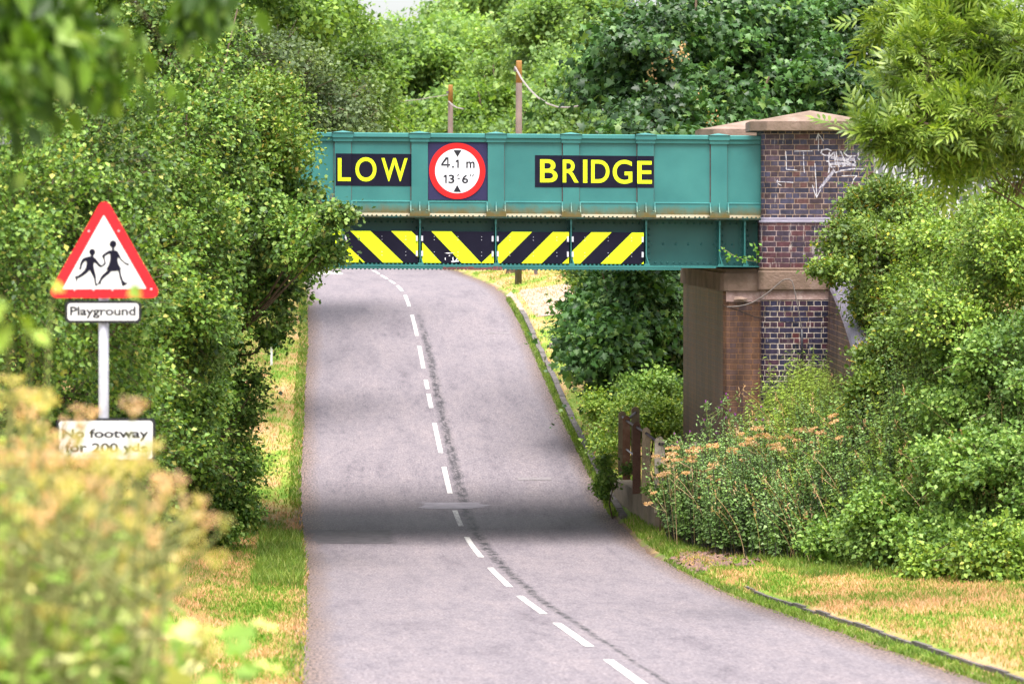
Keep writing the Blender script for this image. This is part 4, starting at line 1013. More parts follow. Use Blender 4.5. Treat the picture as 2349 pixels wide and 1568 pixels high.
L_syc = leafmat('sycamore leaf', [(0, (.016,.045,.012)), (.5, (.042,.10,.024)), (.9, (.085,.165,.04)), (1, (.17,.24,.05))], (.55, 1.6), .45, .22, .45, .4)
L_mid = leafmat('mid tree leaf', [(0, (0.061, 0.112, 0.023)), (0.5, (0.135, 0.225, 0.04)), (1, (0.243, 0.325, 0.069))], (.6, 1.4), .45, .4)
L_grey = leafmat('grey green leaf', [(0, (0.061, 0.091, 0.034)), (0.6, (0.135, 0.182, 0.066)), (1, (0.23, 0.273, 0.102))], (.65, 1.3), .6, .3)
L_far = leafmat('haze paled distant leaf', [(0, (0.121, 0.202, 0.068)), (0.5, (0.216, 0.325, 0.101)), (1, (0.351, 0.442, 0.162))], (.62, 1.3), .30, .45)  # haze over the far trees put into a paler leaf colour
L_ash = leafmat('ash leaf', [(0, (.06,.12,.014)), (.5, (.14,.235,.028)), (1, (.26,.36,.07))], (.75, 1.25), 1.0, .3, .42, .4, fresh=False)
L_bush = leafmat('bright bush leaf', [(0, (0.087, 0.155, 0.024)), (0.5, (0.189, 0.284, 0.039)), (0.9, (0.319, 0.405, 0.061)), (1, (0.464, 0.432, 0.066))], (.7, 1.3), .8)
L_bushd = leafmat('bramble leaf', [(0, (.06,.12,.022)), (.5, (.15,.25,.042)), (1, (.29,.38,.09))], (.7, 1.3), .9)
L_olive = leafmat('olive bush leaf', [(0, (.06,.105,.018)), (.6, (.14,.205,.035)), (.95, (.24,.30,.055)), (1, (.55,.42,.02))], (.7, 1.25), 1.3)
L_net = leafmat('nettle leaf', [(0, (0.138, 0.204, 0.025)), (0.5, (0.25, 0.336, 0.04)), (1, (0.375, 0.456, 0.07))], (.8, 1.2), 1.4)
L_mug = leafmat('mugwort leaf', [(0, (.11,.19,.05)), (.5, (.19,.30,.085)), (.9, (.29,.40,.14)), (1, (.42,.50,.26))], (.6, 1.3), 1.3)
L_bw = leafmat('bank weed leaf', [(0, (.08,.15,.03)), (.5, (.17,.27,.05)), (.9, (.28,.39,.09)), (1, (.42,.46,.18))], (.7, 1.25), 1.1)
L_near = leafmat('overhanging leaf', [(0, (.02,.05,.004)), (.5, (.07,.14,.010)), (.85, (.14,.23,.02)), (1, (.30,.38,.10))], (.5, 1.5), 4, .35)
L_fw = leafmat('foreground weed leaf', [(0, (.16,.26,.035)), (.45, (.32,.44,.07)), (.75, (.52,.52,.15)), (1, (.70,.55,.28))], (.8, 1.25), 3)
L_twig = pmat('twig', (.07,.045,.03), (.16,.11,.07), 20, .9)
L_stem = pmat('green stem', (.14,.17,.05), (.25,.24,.08), 10, .8)
L_dstem = pmat('dark stem', (.035,.04,.035), (.09,.08,.06), 10, .8)
L_straw = pmat('dry stem', (.42,.28,.14), (.58,.42,.24), 10, .8)
L_seed = leafmat('dried seed head', [(0, (.46,.28,.15)), (.5, (.66,.42,.26)), (1, (.80,.60,.42))], (.85, 1.15), 2, .3, .8, .1, fresh=False)
L_seedy = leafmat('yellow green seed head', [(0, (.30,.32,.08)), (.5, (.52,.47,.16)), (1, (.78,.64,.32))], (.85, 1.15), 2, .3, .8, .1, fresh=False)

# hawthorn hedge on the left, from the bridge towards the camera
HG = 'hawthorns of the left hedge'
H1 = [pb(590,300,53.5,100,112,1.3), pb(610,470,53,118,130,1.5), pb(675,545,51.5,90,78,1.0), pb(762,492,50.6,46,24,.4), pb(735,585,50.8,48,32,.6), pb(610,660,53.5,104,110,1.4), pb(632,760,54,44,50,.6), pb(470,520,53,150,330,1.9)]
E = woody('hawthorn', 'hawthorn leaning over the left end of the girder, yellower at its top', 'hawthorn', (-5.1, 54, float(zg(-5.1, 54))), H1, HG, .06, 14, 1)
crown('crown', H1, 3000, 24, .115, HAW, .066, L_haw, E, 11, twig=(L_twig, 1.0))
crown('yellowing_growth', [pb(610,262,53,98,95,1.1), pb(655,330,52.6,62,80,.8)], 620, 24, .11, HAW, .052, L_haw2, E, 12, label='yellow green young growth')
H2 = [pb(520,880,54,92,130,1.0), pb(505,1060,55,90,140,1.0), pb(410,1010,52,140,200,1.4), pb(440,1190,54,110,70,1.0), pb(330,800,50,180,260,1.8), pb(540,1150,55.2,50,70,.6)]
E = woody('hawthorn', 'dark low hawthorn reaching down to the left verge under the bridge', 'hawthorn', (-5.3, 54.5, float(zg(-5.3, 54.5))), H2, HG, .08, 9, 2)
crown('crown', H2, 3300, 24, .115, LEAF, .068, L_haw, E, 21, twig=(L_twig, 1.0))
H3 = [pb(410,330,46,175,200,2.0), pb(430,640,45,150,260,1.9), pb(330,480,44,170,300,2.0), pb(390,900,47,130,190,1.6), pb(400,120,48,140,150,1.6), pb(505,100,49,75,120,1.2)]
E = woody('hawthorn', 'tall hawthorn behind and right of the warning sign', 'hawthorn', (-5.0, 46.5, float(zg(-5.0, 46.5))), H3, HG, .1, 12, 3)
crown('crown', H3, 3900, 22, .11, LEAF, .064, L_haw, E, 31, twig=(L_twig, .9))
H4 = [pb(180,420,38,220,230,2.0), pb(200,700,37,230,300,2.0), pb(60,560,35,200,330,1.9), pb(120,950,38,230,250,1.9), pb(300,1000,40,150,220,1.5), pb(150,200,40,240,150,1.9), pb(-160,600,34,200,420,1.8)]
E = woody('hawthorn', 'pale flecked hawthorn directly behind the warning sign at the left edge', 'hawthorn', (-5.3, 37, float(zg(-5.3, 37))), H4, HG, .1, 12, 4)
crown('crown', H4, 4600, 20, .10, LEAF, .056, L_haw, E, 41, twig=(L_twig, .8))
# trees beyond the bridge
def tree(label, cat, base, blobs, n, per, sr, tm, size, mat, seed, group='trees beyond the bridge', **kk):
    E = woody('tree', label, cat, base, blobs, group, .2, 10, seed, 'trunk'); crown('crown', blobs, n, per, sr, tm, size, mat, E, seed*7, zmin=False, **kk); return E
def gp(x, Y): X = px(x, 0, Y)[0]; return (X, Y, float(zg(X, Y)))
tree('grey green thorn tree above the left end of the bridge', 'tree', gp(420, 72), [pb(620,210,72,170,110,2.4), pb(520,150,70,130,130,2.2), pb(760,250,74,110,80,2), pb(560,290,71,150,90,2), pb(700,330,73,180,70,2)], 1900, 26, .19, LEAF_Q, .085, L_grey, 3, twig=(L_twig, 2))
tree('bright green tree rising behind the LOW panel', 'tree', gp(560, 88), [pb(790,190,88,110,120,2.6), pb(850,270,90,85,80,2.2), pb(730,110,90,140,120,2.6), pb(815,110,92,40,60,1.6), pb(880,330,91,60,60,2)], 1500, 24, .24, LEAF, .12, L_mid, 4, twig=(L_twig, 2))
tree('tall tree filling the top left behind the hedge', 'tree', gp(380, 80), [pb(560,0,80,240,140,3), pb(690,20,84,110,100,2.4), pb(380,-20,78,200,140,3)], 1500, 24, .26, LEAF_Q, .12, L_mid, 5)
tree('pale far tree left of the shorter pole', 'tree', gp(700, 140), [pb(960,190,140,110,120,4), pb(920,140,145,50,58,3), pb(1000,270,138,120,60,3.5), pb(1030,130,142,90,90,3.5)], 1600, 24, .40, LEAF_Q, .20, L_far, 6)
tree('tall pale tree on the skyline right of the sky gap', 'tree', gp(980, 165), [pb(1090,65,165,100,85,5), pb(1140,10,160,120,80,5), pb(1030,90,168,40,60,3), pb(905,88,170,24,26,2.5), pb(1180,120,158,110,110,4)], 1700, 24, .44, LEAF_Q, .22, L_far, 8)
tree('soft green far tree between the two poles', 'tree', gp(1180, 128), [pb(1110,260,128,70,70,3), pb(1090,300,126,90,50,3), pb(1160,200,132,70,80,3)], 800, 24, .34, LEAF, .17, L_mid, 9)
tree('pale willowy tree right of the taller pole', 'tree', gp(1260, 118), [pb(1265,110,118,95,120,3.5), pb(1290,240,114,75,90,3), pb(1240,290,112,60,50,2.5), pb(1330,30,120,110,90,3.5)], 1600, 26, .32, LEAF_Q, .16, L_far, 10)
SYB = [pb(1480,110,74,150,110,2.4), pb(1420,220,73,105,90,2.1), pb(1600,60,76,160,130,2.6), pb(1780,90,78,170,140,2.8), pb(1650,230,74,160,90,2.0), pb(1500,280,72,130,60,1.6), pb(1840,230,75,140,80,2.2), pb(1950,120,80,150,170,2.8), pb(1720,170,77,240,130,2.6), pb(1500,430,75,170,110,3.0), pb(1480,385,67.5,150,85,2.6), pb(1420,470,71,110,60,1.5), pb(1680,430,76,150,110,2.6)]  # last blobs, unseen behind the girder, added to shade the bush below
E = tree('large dark sycamore above the right half of the girder', 'sycamore', gp(1680, 76), SYB, 4200, 15, .25, SYC, .145, L_syc, 12, outw=.7, up=.55, droop=.7)
g_ = np.random.default_rng(5)
for i, (x, y) in enumerate([(1495,170),(1565,120),(1567,230),(1570,250),(1600,238),(1488,290),(1632,282),(1530,140)]):
    c = np.array(px(x, y, 71.8)); P = c + g_.normal(size=(26, 3)) * (.07, .07, .14); V, fs = scatter(LEAF_Q, P, g_.normal(size=(26, 3)), g_.normal(size=(26, 3)), np.full(26, .07))
    fast_mesh('seed_cluster', V, fs, L_seed, E, label='hanging orange pink keys')
UB = [pb(1440,700,70,125,105,2.0), pb(1380,790,69,95,90,1.5), pb(1500,800,71,110,130,2.0), pb(1375,700,71,50,70,1.2), pb(1510,640,71,90,70,1.5), pb(1450,880,69,90,60,1.4)]
E = woody('sycamore', 'dark sycamore bush seen under the bridge beside the brick wall', 'sycamore', gp(1450, 70.5), UB, 'trees beyond the bridge', .12, 9, 15)
crown('crown', UB, 1450, 15, .22, SYC, .135, L_syc, E, 77, outw=.7, up=.5, droop=.7, tips=.05)
UL = [pb(1365,655,74,50,45,1.0), pb(1325,640,76,26,26,.7)]
E = woody('shrub', 'bright green shrub just under the girder left of the dark sycamore', 'shrub', gp(1345, 74), UL, None, .04, 4, 16); crown('foliage', UL, 260, 22, .11, LEAF, .07, L_bush, E, 78)
# verge plants right beyond the culvert
def shrub(name, label, x, Y, blobs, n, per, sr, tm, size, mat, seed, cat='shrub', group=None, **kk):
    E = woody(name, label, cat, gp(x, Y), blobs, group, .03, 5, seed, 'stems'); crown('foliage', blobs, n, per, sr, tm, size, mat, E, seed*3, **kk); return E
shrub('weedy_bush', 'leafy green weeds behind the rusty railing posts', 1500, 64, [pb(1480,960,64,110,60,1.2), pb(1385,1000,66,40,60,.7), pb(1540,985,63.4,50,60,.7), pb(1400,1040,63.6,40,40,.5), pb(1375,930,67,30,36,.7)], 620, 24, .10, LEAF, .06, L_bush, 31)
shrub('ivy_clump', 'dark ivy tumbling over the left end of the concrete wall', 1410, 60.8, [pb(1395,1075,61.2,24,40,.25), pb(1385,1110,61.4,20,40,.22), pb(1432,1088,60.2,18,16,.15)], 110, 20, .055, LEAF, .06, L_bushd, 32, cat='ivy')
shrub('ivy_clump', 'ivy wrapped round the white post and the concrete corner', 1512, 57.7, [pb(1515,1070,57.7,14,45,.10), pb(1502,1118,57.9,26,30,.16), pb(1530,1130,57.6,30,26,.2)], 100, 20, .05, LEAF, .06, L_bushd, 33, cat='ivy')
shrub('bramble_bush', 'bramble growing low against the foot of the brown abutment', 1530, 66, [pb(1530,890,66,60,50,.9), pb(1480,905,66,60,40,.9)], 240, 20, .11, LEAF, .075, L_bushd, 34)

# right hand bank
RB = 'bushes on the right bank'
shrub('bush', 'olive yellow bush hanging over the wing wall coping', 2000, 52, [pb(2030,580,53,95,100,1.4), pb(2030,700,52.5,75,120,1.2), pb(2015,860,50.6,50,70,.6), pb(1985,800,50.9,22,40,.3), pb(1990,900,50.2,30,50,.4), pb(1945,560,51.8,50,70,.6), pb(2050,470,54,110,60,1.2), pb(1905,620,51.2,40,18,.3), pb(2060,800,51,80,110,1.2)], 2000, 22, .10, LEAF, .064, L_olive, 41, group=RB, twig=(pmat('yellow lichened twig', (.30,.20,.02), (.45,.30,.03), 9, .9), 1.2))
shrub('bush', 'light green bush climbing the bank at the right edge', 2230, 49, [pb(2200,560,51,130,110,1.8), pb(2300,600,49,130,190,1.9), pb(2180,720,48.5,130,120,1.7), pb(2380,520,50,130,130,2), pb(2120,640,51,90,80,1.2), pb(2090,790,50.4,80,70,.9), pb(2230,800,49.2,90,60,.9)], 3500, 22, .105, LEAF, .056, L_bush, 42, group=RB, twig=(L_twig, 1.0))
shrub('bush', 'dense mid green bush low on the right bank', 2200, 47, [pb(2180,900,48,120,130,1.5), pb(2310,880,47,130,170,1.7), pb(2260,1080,45.4,110,90,1.2), pb(2400,1100,44.6,110,150,1.5), pb(2150,1040,46.8,70,60,.8)], 2400, 22, .105, LEAF, .066, L_bushd, 43, group=RB, twig=(L_twig, 1.0))
shrub('bramble_bush', 'bramble at the foot of the bank beside the dry verge', 2060, 47, [pb(2050,1200,47.5,120,95,1.0), pb(1920,1240,49.0,90,50,.7), pb(2180,1240,45.5,120,80,1.0)], 1700, 24, .10, LEAF, .068, L_bushd, 44, group=RB, twig=(L_twig, .9))
shrub('bramble_bush', 'paler bramble with long shoots in the lower right corner', 2250, 43.6, [pb(2290,1270,43.6,100,70,.7), pb(2130,1300,44.6,50,30,.4)], 700, 22, .10, LEAF, .066, L_bush, 45, group=RB, twig=(L_twig, .9))
# ash tree at the top right
AS = [pb(2230,90,39,170,110,1.5), pb(2120,170,38,85,60,.9), pb(2100,280,37.6,48,50,.7), pb(2045,305,37.4,34,18,.4), pb(2240,270,38,130,90,1.3), pb(2350,180,38.5,110,160,1.3), pb(2190,370,38,60,40,.8), pb(2080,30,39.5,60,40,.8), pb(2310,400,38.6,70,22,.7)]
E = woody('ash_tree', 'ash tree with long narrow leaflets hanging in from the top right', 'ash tree', (9.0, 39.5, float(zg(9.0, 39.5))), AS, None, .04, 5, 50)
crown('crown', AS, 1250, 5, .12, ASH, .29, L_ash, E, 51, outw=.5, up=.8, droop=.15, inner=.25, tips=.2, zmin=False, bough=.26, shoots=0, twig=(L_twig, 2))

# stalky plants: nettles, mugwort, thistles
def stalks(name, base, H, lean, per, tm, size, lmat, smat, parent=None, seed=1, t0=.15, droop=.35, sw=.004, **k):
    g = np.random.default_rng(seed); m = len(base); H = np.broadcast_to(H, (m,))
    ln = np.stack([g.normal(0, lean, m), g.normal(0, lean, m), np.ones(m)], 1); tip = base + ln * H[:, None]
    tt = g.uniform(t0, 1.0, (m, per)); P = base[:, None] + (tip-base)[:, None] * tt[..., None]
    a = g.uniform(0, 2*math.pi, (m, per)); d = np.stack([np.cos(a), np.sin(a), np.full_like(a, .15-droop)], -1)
    rr = (1.15 - .6*tt)
    V, fs = scatter(tm, P.reshape(-1, 3), d.reshape(-1, 3), (d*.25 + [0, -.2, 1] + .35*g.normal(size=d.shape)).reshape(-1, 3), (size*rr*g.uniform(.7, 1.2, rr.shape)).ravel())
    o = fast_mesh(name, V, fs, lmat, parent, **k)
    c = sw; off = np.array([[c,0,0],[-c,0,0]]); off2 = np.array([[0,c,0],[0,-c,0]])
    V = np.stack([base+off[0], base+off[1], tip+off[1]*.4, tip+off[0]*.4, base+off2[0], base+off2[1], tip+off2[1]*.4, tip+off2[0]*.4], 1).reshape(-1, 3)
    fast_mesh('stems', V, [np.arange(m*8).reshape(-1, 4)], smat, o if parent is None else parent)
    return o
def region(n, poly, seed):            # random points inside a plan polygon, on the ground
    g = np.random.default_rng(seed); P = np.array(poly); lo, hi = P.min(0), P.max(0); out = []
    while len(out) < n:
        q_ = lo + g.random(2)*(hi-lo); c = False; j = len(P)-1
        for i in range(len(P)):
            if (P[i][1] > q_[1]) != (P[j][1] > q_[1]) and q_[0] < (P[j][0]-P[i][0])*(q_[1]-P[i][1])/(P[j][1]-P[i][1])+P[i][0]: c = not c
            j = i
        if c: out.append(q_)
    out = np.array(out); return np.column_stack([out, zg(out[:, 0], out[:, 1])])
B_ = region(1900, [(3.3,56.1),(5.0,55.9),(5.15,51.2),(5.6,50.6),(6.2,47.6),(6.4,45.6),(5.2,47.5),(4.1,51.0),(3.2,54.2)], 61)
stalks('nettle_bed', B_, rng.uniform(.75, 1.25, len(B_)), .10, 26, LONG, .12, L_net, L_stem, None, 62, kind='stuff', label='bed of yellow green nettles in front of the brick pier', cat='nettles')
B_ = region(2300, [(4.5,50.2),(4.75,52.2),(5.7,51.6),(7.6,50.0),(8.2,44.0),(7.0,43.4),(6.2,44.6),(5.2,47.6)], 63)
stalks('bank_weeds', B_, rng.uniform(.7, 1.35, len(B_)), .12, 30, LEAF, .085, L_bw, L_stem, None, 64, kind='stuff', label='tangle of fresh green weeds covering the right bank', cat='weeds')
MG = 'weed clumps along the right verge'
for i, (poly, n_, h, lab) in enumerate([([(2.62,57.3),(3.5,55.9),(3.7,53.3),(2.85,54.2),(2.5,56.0)], 340, 1.65, 'silvery mugwort clump beside the concrete wall'),
        ([(2.75,55.2),(3.7,54.6),(4.3,51.4),(3.1,52.4)], 360, 1.6, 'grey green mugwort clump between wall and bare soil'),
        ([(3.3,53.0),(4.6,52.6),(5.0,49.3),(3.8,50.2)], 360, 1.4, 'mugwort clump with dark stems above the bare soil'),
        ([(4.1,51.0),(5.5,50.4),(6.0,47.6),(4.7,48.8)], 360, 1.3, 'green mugwort clump in the middle of the right bank')]):
    B_ = region(n_, poly, 70+i); E = empty('mugwort_clump', tuple(B_.mean(0)), label=lab, cat='weeds', group=MG)
    stalks('leaves', B_, rng.uniform(.45, 1.08, n_)*h, .14, 44, LEAF, .078, L_mug, L_dstem, E, 80+i, sw=.006)
def dry_grass(n, seed, poly):
    g = np.random.default_rng(seed); B = region(n, poly, seed); H = g.uniform(.8, 1.45, n); ln = g.normal(0, .38, (n, 2)) + [-.12, -.05]
    k1 = 7; t = np.linspace(0, 1, k1)[None, :, None]; P = B[:, None] + np.concatenate([ln[:, None]*(t**1.6)*H[:, None, None], t*H[:, None, None]*(1-.18*t)], 2)
    w = np.array([.0045, 0, 0]) * (1.1-.5*t); w2 = np.array([0, 0, .006]); A, C_ = P[:, :-1], P[:, 1:]
    V = np.stack([A-w[:, :-1], A+w[:, :-1], C_+w[:, 1:], C_-w[:, 1:]], 2).reshape(-1, 3); fs = [np.arange(len(V)).reshape(-1, 4)]
    hd = np.repeat(P[:, -1], 12, 0) + g.normal(size=(n*12, 3))*[.012, .012, .045]
    V2, f2 = scatter(LONG, hd, g.normal(size=hd.shape)*.4+[0,0,1], g.normal(size=hd.shape), np.full(len(hd), .04)); V, fs = join([(V, fs), (V2, f2)])
    fast_mesh('tall_dry_grass', V, fs, L_seed, kind='stuff', label='pale dry grass stalks arching over the right bank', cat='grass')
dry_grass(190, 140, [(2.6,56.4),(3.6,55.9),(5.0,53),(5.4,49),(7.2,45.5),(6.4,44.4),(5.0,47.6),(3.9,50.4),(2.9,53.8)])
# thistles
L_pur = pmat('thistle flower', (.30,.05,.32), (.45,.12,.46), 20, .8)
for i, (x, ytop, Y, ybase, lab) in enumerate([(1665,905,54.9,1080,'tall thistle with purple heads in front of the brown wall'), (1618,925,55.4,1100,'leaning thistle with purple heads left of the tall one'), (1745,935,54.0,1090,'thistle before the lime streaked brick'), (1560,1010,55.5,1110,'short thistle by the buried white post')]):
    a, c = np.array(px(x+20, ybase, Y)), np.array(px(x, ytop, Y)); E = empty('thistle', tuple(a), label=lab, cat='thistle', group='thistles on the bank')
    g = np.random.default_rng(90+i); q = MB(); tips_ = [c]
    q.tube([tuple(a), tuple((a+c)/2+[.02,0,0]), tuple(c)], .010, 5, .004)
    for k2 in range(9):
        s0 = a + (c-a)*g.uniform(.35, .9); e = s0 + np.array([g.normal(0, .13), g.normal(0, .1), g.uniform(.08, .28)]); q.tube([tuple(s0), tuple((s0+e)/2+[0,0,-.02]), tuple(e)], .006, 4, .003); tips_.append(e)
    q.build('stems', L_stem, E)
    P = np.concatenate([a + (c-a)*g.uniform(.1, 1, (60, 1)) + g.normal(size=(60, 3))*.02] + [t + g.normal(size=(12, 3))*.035 - [0,0,.06] for t in tips_])
    V, fs = scatter(LONG, P, g.normal(size=P.shape)+[0,0,.2], g.normal(size=P.shape)+[0,0,.5], np.full(len(P), .07)); fast_mesh('leaves', V, fs, L_mug, E)
    for t in tips_[:7]:
        q = MB(); t = tuple(t); q.tube([t, (t[0], t[1], t[2]+.018), (t[0], t[1], t[2]+.030)], .009, 6, .016); q.build('flower_head', L_pur, E)

# dried umbel plants (stem parts and flat seed heads)
TOPS = {}
def umbel_proto(seed, H, heads, mat_head, mat_stem, spread=.16, headr=.075, leafy=0, leafmat_=None, flat=.22, stemr=.007, fleck=.024, nf=110):
    g = np.random.default_rng(seed)
    E = empty('umbel_plant', (0, 0, 0)); q = MB(); tops = []
    bend = g.normal(0, .07, 2); top = np.array([bend[0]*H, bend[1]*H, H]); mid = top*.55 + [bend[0]*-.1, 0, 0]
    q.tube([(0,0,0), tuple(mid), tuple(top)], stemr, 5, stemr*.5); tops.append((top, 1.0))
    for k in range(heads-1):
        t = g.uniform(.45, .9); s0 = top*t; a = g.uniform(0, 2*math.pi); L = g.uniform(.6, 1.2)*spread*1.6
        e = s0 + np.array([math.cos(a)*L, math.sin(a)*L, L*g.uniform(.5, 1.3)]); e[2] = min(e[2], H*g.uniform(.90, 1.0)); q.tube([tuple(s0), tuple(s0*.4+e*.6-[0,0,.02]), tuple(e)], stemr*.7, 4, stemr*.4); tops.append((e, g.uniform(.45, 1)))
    q.build('stem', mat_stem, E)
    for c, s_ in tops:
        n = nf; rr = headr*s_*np.sqrt(g.random(n)); a = g.integers(0, 11, n)*2*math.pi/11 + g.normal(0, .16, n); rr = headr*s_*np.clip(.30+.7*np.sqrt(g.random(n)), 0, 1.05)
        P = c + np.stack([rr*np.cos(a), rr*np.sin(a), -flat*rr*rr/headr + g.normal(0, .006, n) + .02], 1)
        V, fs = scatter(LEAF_Q, P, g.normal(size=(n, 3)), g.normal(size=(n, 3))+[0,0,.8], np.full(n, fleck*s_))
        b0 = len(V); rays = []
        for k in range(9):
            w = 2*math.pi*k/9; e = c + [headr*s_*.85*math.cos(w), headr*s_*.85*math.sin(w), .012]; sd = np.array([-math.sin(w), math.cos(w), 0])*.002
            rays += [c-[0,0,.014]-sd, c-[0,0,.014]+sd, e+sd, e-sd]
        V = np.concatenate([V, np.array(rays)]); fs = fs + [np.arange(36).reshape(-1, 4)+b0]
        fast_mesh('seed_head', V, fs, mat_head, E)
    TOPS[E.name] = [t[0] for t in tops]
    if leafy:
        P = np.stack([g.normal(0, .09, leafy), g.normal(0, .09, leafy), g.uniform(.05, .75, leafy)*H], 1)
        V, fs = scatter(HAW, P, np.stack([P[:, 0], P[:, 1], g.normal(0, .05, leafy)], 1)+g.normal(size=P.shape)*.05, g.normal(size=P.shape)*.4+[0,0,1], g.uniform(.05, .11, leafy)); fast_mesh('leaves', V, fs, leafmat_, E)
    return E
def plant_copy(E, loc, rz, s, tilt, first, **k):
    if first: r = E
    else:
        r = E.copy(); COL.objects.link(r)
        for ch in [c for c in E.children]:
            c2 = ch.copy(); COL.objects.link(c2); c2.parent = r
    r.location = loc; r.rotation_euler = (tilt[0], tilt[1], rz); r.scale = (s, s, s)
    return tag(r, **k)
protoR = [umbel_proto(200+i, 1.15, 3+i % 3, L_seed, L_straw, .20, .080, stemr=.0045) for i in range(5)]
spots = [(1700,960),(1790,1005),(1838,985),(1905,995),(1880,1045),(1925,975),(1760,925),(1655,1000),(1610,985),(1580,1022),(1555,1050),(1770,950),(1955,950),(2030,1065),(1660,1112),(1545,1085),(1915,1130),(1990,1125),(1820,965),(1690,1070),(1620,1045),(1885,1090),(1600,1005),(1745,980),(1735,1015),(1640,960),(1560,1030),(1855,1075)]
used = set()
for i, (x, y) in enumerate(spots):
    Yp = 55.3 - (x-1540)/480*5.6 + random.uniform(-.4, .4); p = px(x, y, Yp); z0 = float(zg(p[0], Yp)); hgt = max(p[2]-z0, .5); j = i % 5
    plant_copy(protoR[j], (p[0]-.05, Yp, z0), random.uniform(0, 6.28), max(.45, min(hgt/1.15, 1.35)), (random.uniform(-.12,.12), random.uniform(-.45,.2)), j not in used,
               label='dried hogweed with flat orange brown seed heads on the right bank', cat='dried plant', group='dried hogweed on the right bank'); used.add(j)
protoL = [umbel_proto(300+i, 1.3, 7, L_seed if i in (1, 3) else L_seedy, L_stem, .15, .036, 40, L_fw, flat=.10, fleck=.010, nf=64) for i in range(5)]
protoG = [umbel_proto(320+i, 1.3, 7, L_fw, L_stem, .15, .034, 60, L_fw, flat=.10, fleck=.011, nf=60) for i in range(3)]
usedG = set()
used = set(); k = 0
def turn(E_, p, Yp, s_):             # a turn that keeps the outermost head over the bank
    best = None
    for _ in range(14):
        a = random.uniform(0, 6.28); m_ = max((p[0] + s_*(t[0]*math.cos(a) - t[1]*math.sin(a))) / (Yp + s_*(t[0]*math.sin(a) + t[1]*math.cos(a))) for t in TOPS[E_.name])
        if best is None or m_ < best[0]: best = (m_, a)
        if 1174 + F*m_ < 430: break
    return best
def outline(x): return float(np.interp(x, [-60,0,45,90,130,230,300,420,470,520,580], [865,900,1010,1062,1080,1085,1090,1135,1175,1215,1265]))
for i in range(150):
    x = random.uniform(-60, 305) if i > 10 else random.uniform(150, 280)
    Yp = random.uniform(9.5, 15.5); yt = outline(x) + 12 + (random.random()**1.2)*(560 if i > 14 else 60)
    if 20 < i < 46: x = random.uniform(90, 365); yt = random.uniform(1005, 1065)
    if 46 <= i < 60: x = random.uniform(-40, 75); yt = random.uniform(845, 960)
    if i < 10: x = -40 + i*33; yt = outline(x) + random.uniform(4, 22); Yp = random.uniform(10, 13)
    p = px(x, yt, Yp); z0 = float(zg(p[0], Yp)); h = p[2]-z0
    if h < .4: continue
    sv = min(h/1.33, 1.6); tn = turn(protoL[k % 5], p, Yp, sv)
    if 1174 + F*tn[0] > 560: continue
    if yt > outline(x) + 110 and random.random() < .72:
        j = k % 3; k += 1
        plant_copy(protoG[j], (p[0], Yp, z0), random.uniform(0, 6.28), min(h/1.33, 1.6), (0, .05), j not in usedG,
                   label='yellow green cow parsley low in the blurred left foreground', cat='wild plant', group='green foreground cow parsley'); usedG.add(j); continue
    j = k % 5; k += 1
    plant_copy(protoL[j], (p[0], Yp, z0), tn[1], min(h/1.33, 1.6), (random.uniform(-.06,.06), random.uniform(-.06,.06)), j not in used,
               label='dried cow parsley with peach seed heads in the blurred lower left foreground', cat='dried plant', group='foreground cow parsley'); used.add(j)
# greenery between the foreground umbels
B_ = region(1200, [(-3.6,18),(-2.2,18),(-1.66,14.0),(-1.10,9.0),(-1.7,9.0)], 401)
hh = np.array([px(0, outline(1174 + F*x/y) + 10, y)[2] - z for x, y, z in B_]).clip(.2, 1.7) * rng.uniform(.6, 1.0, len(B_))
stalks('foreground_weeds', B_, hh, .10, 24, LONG, .075, L_fw, L_stem, None, 402, kind='stuff', label='blurred green weeds among the foreground cow parsley', cat='weeds')

# overhanging tree in the top left foreground
OV = []
def ob(x, y, Y, rx, ry): OV.append(pb(x, y, Y, rx, ry, .35))
for o_ in [(40,30,11,150,70),(170,30,11.4,110,55),(330,15,12,110,30),(480,-5,12.2,90,22),(60,120,11,80,40),(230,120,11.6,90,30),(340,110,12,60,22),(380,175,12,50,20),(0,180,10.8,40,50),(110,175,11.2,60,24),(240,200,11.5,40,20),(10,300,11,26,30),(30,385,11,32,18)]: ob(*o_)
E = empty('overhanging_tree', (-3.6, 11.4, float(zg(-3.6, 11.4))), label='out of focus tree whose leaves hang in from the top left', cat='tree')
q = MB(); z0 = E.location.z; q.tube([(-3.6,11.4,z0-.2),(-3.5,11.4,z0+2),(-3.3,11.4,7.9)], .12, 9, .06)
for o_ in OV: q.tube([(-3.3,11.4,7.9), ((o_[0]-3.3)/2, (o_[1]+11.4)/2, 7.7), (o_[0], o_[1], o_[2]+.10)], .016, 5, .003)
q.build('trunk', M['bark'], E, smooth=True)
crown('crown', OV, 120, 10, .06, WIDE, .078, L_near, E, 61, up=.35, droop=1.6, outw=.2, flat=1, back=1, inner=.3, tips=0, zmin=False, bough=.12, shoots=0)
P = np.array([px(x, y, Y) for x, y, Y in [(215,225,11),(245,235,11),(395,190,12),(415,200,12),(270,230,11),(345,215,11.5),(120,235,11),(30,400,11),(55,395,11),(160,60,11),(90,240,11)]])
V, fs = scatter(WIDE, P, g_.normal(size=P.shape)*.3+[0,0,-1], g_.normal(size=P.shape)*.3+[0,-1,.4], np.full(len(P), .075)); fast_mesh('hanging_leaves', V, fs, L_near, E)
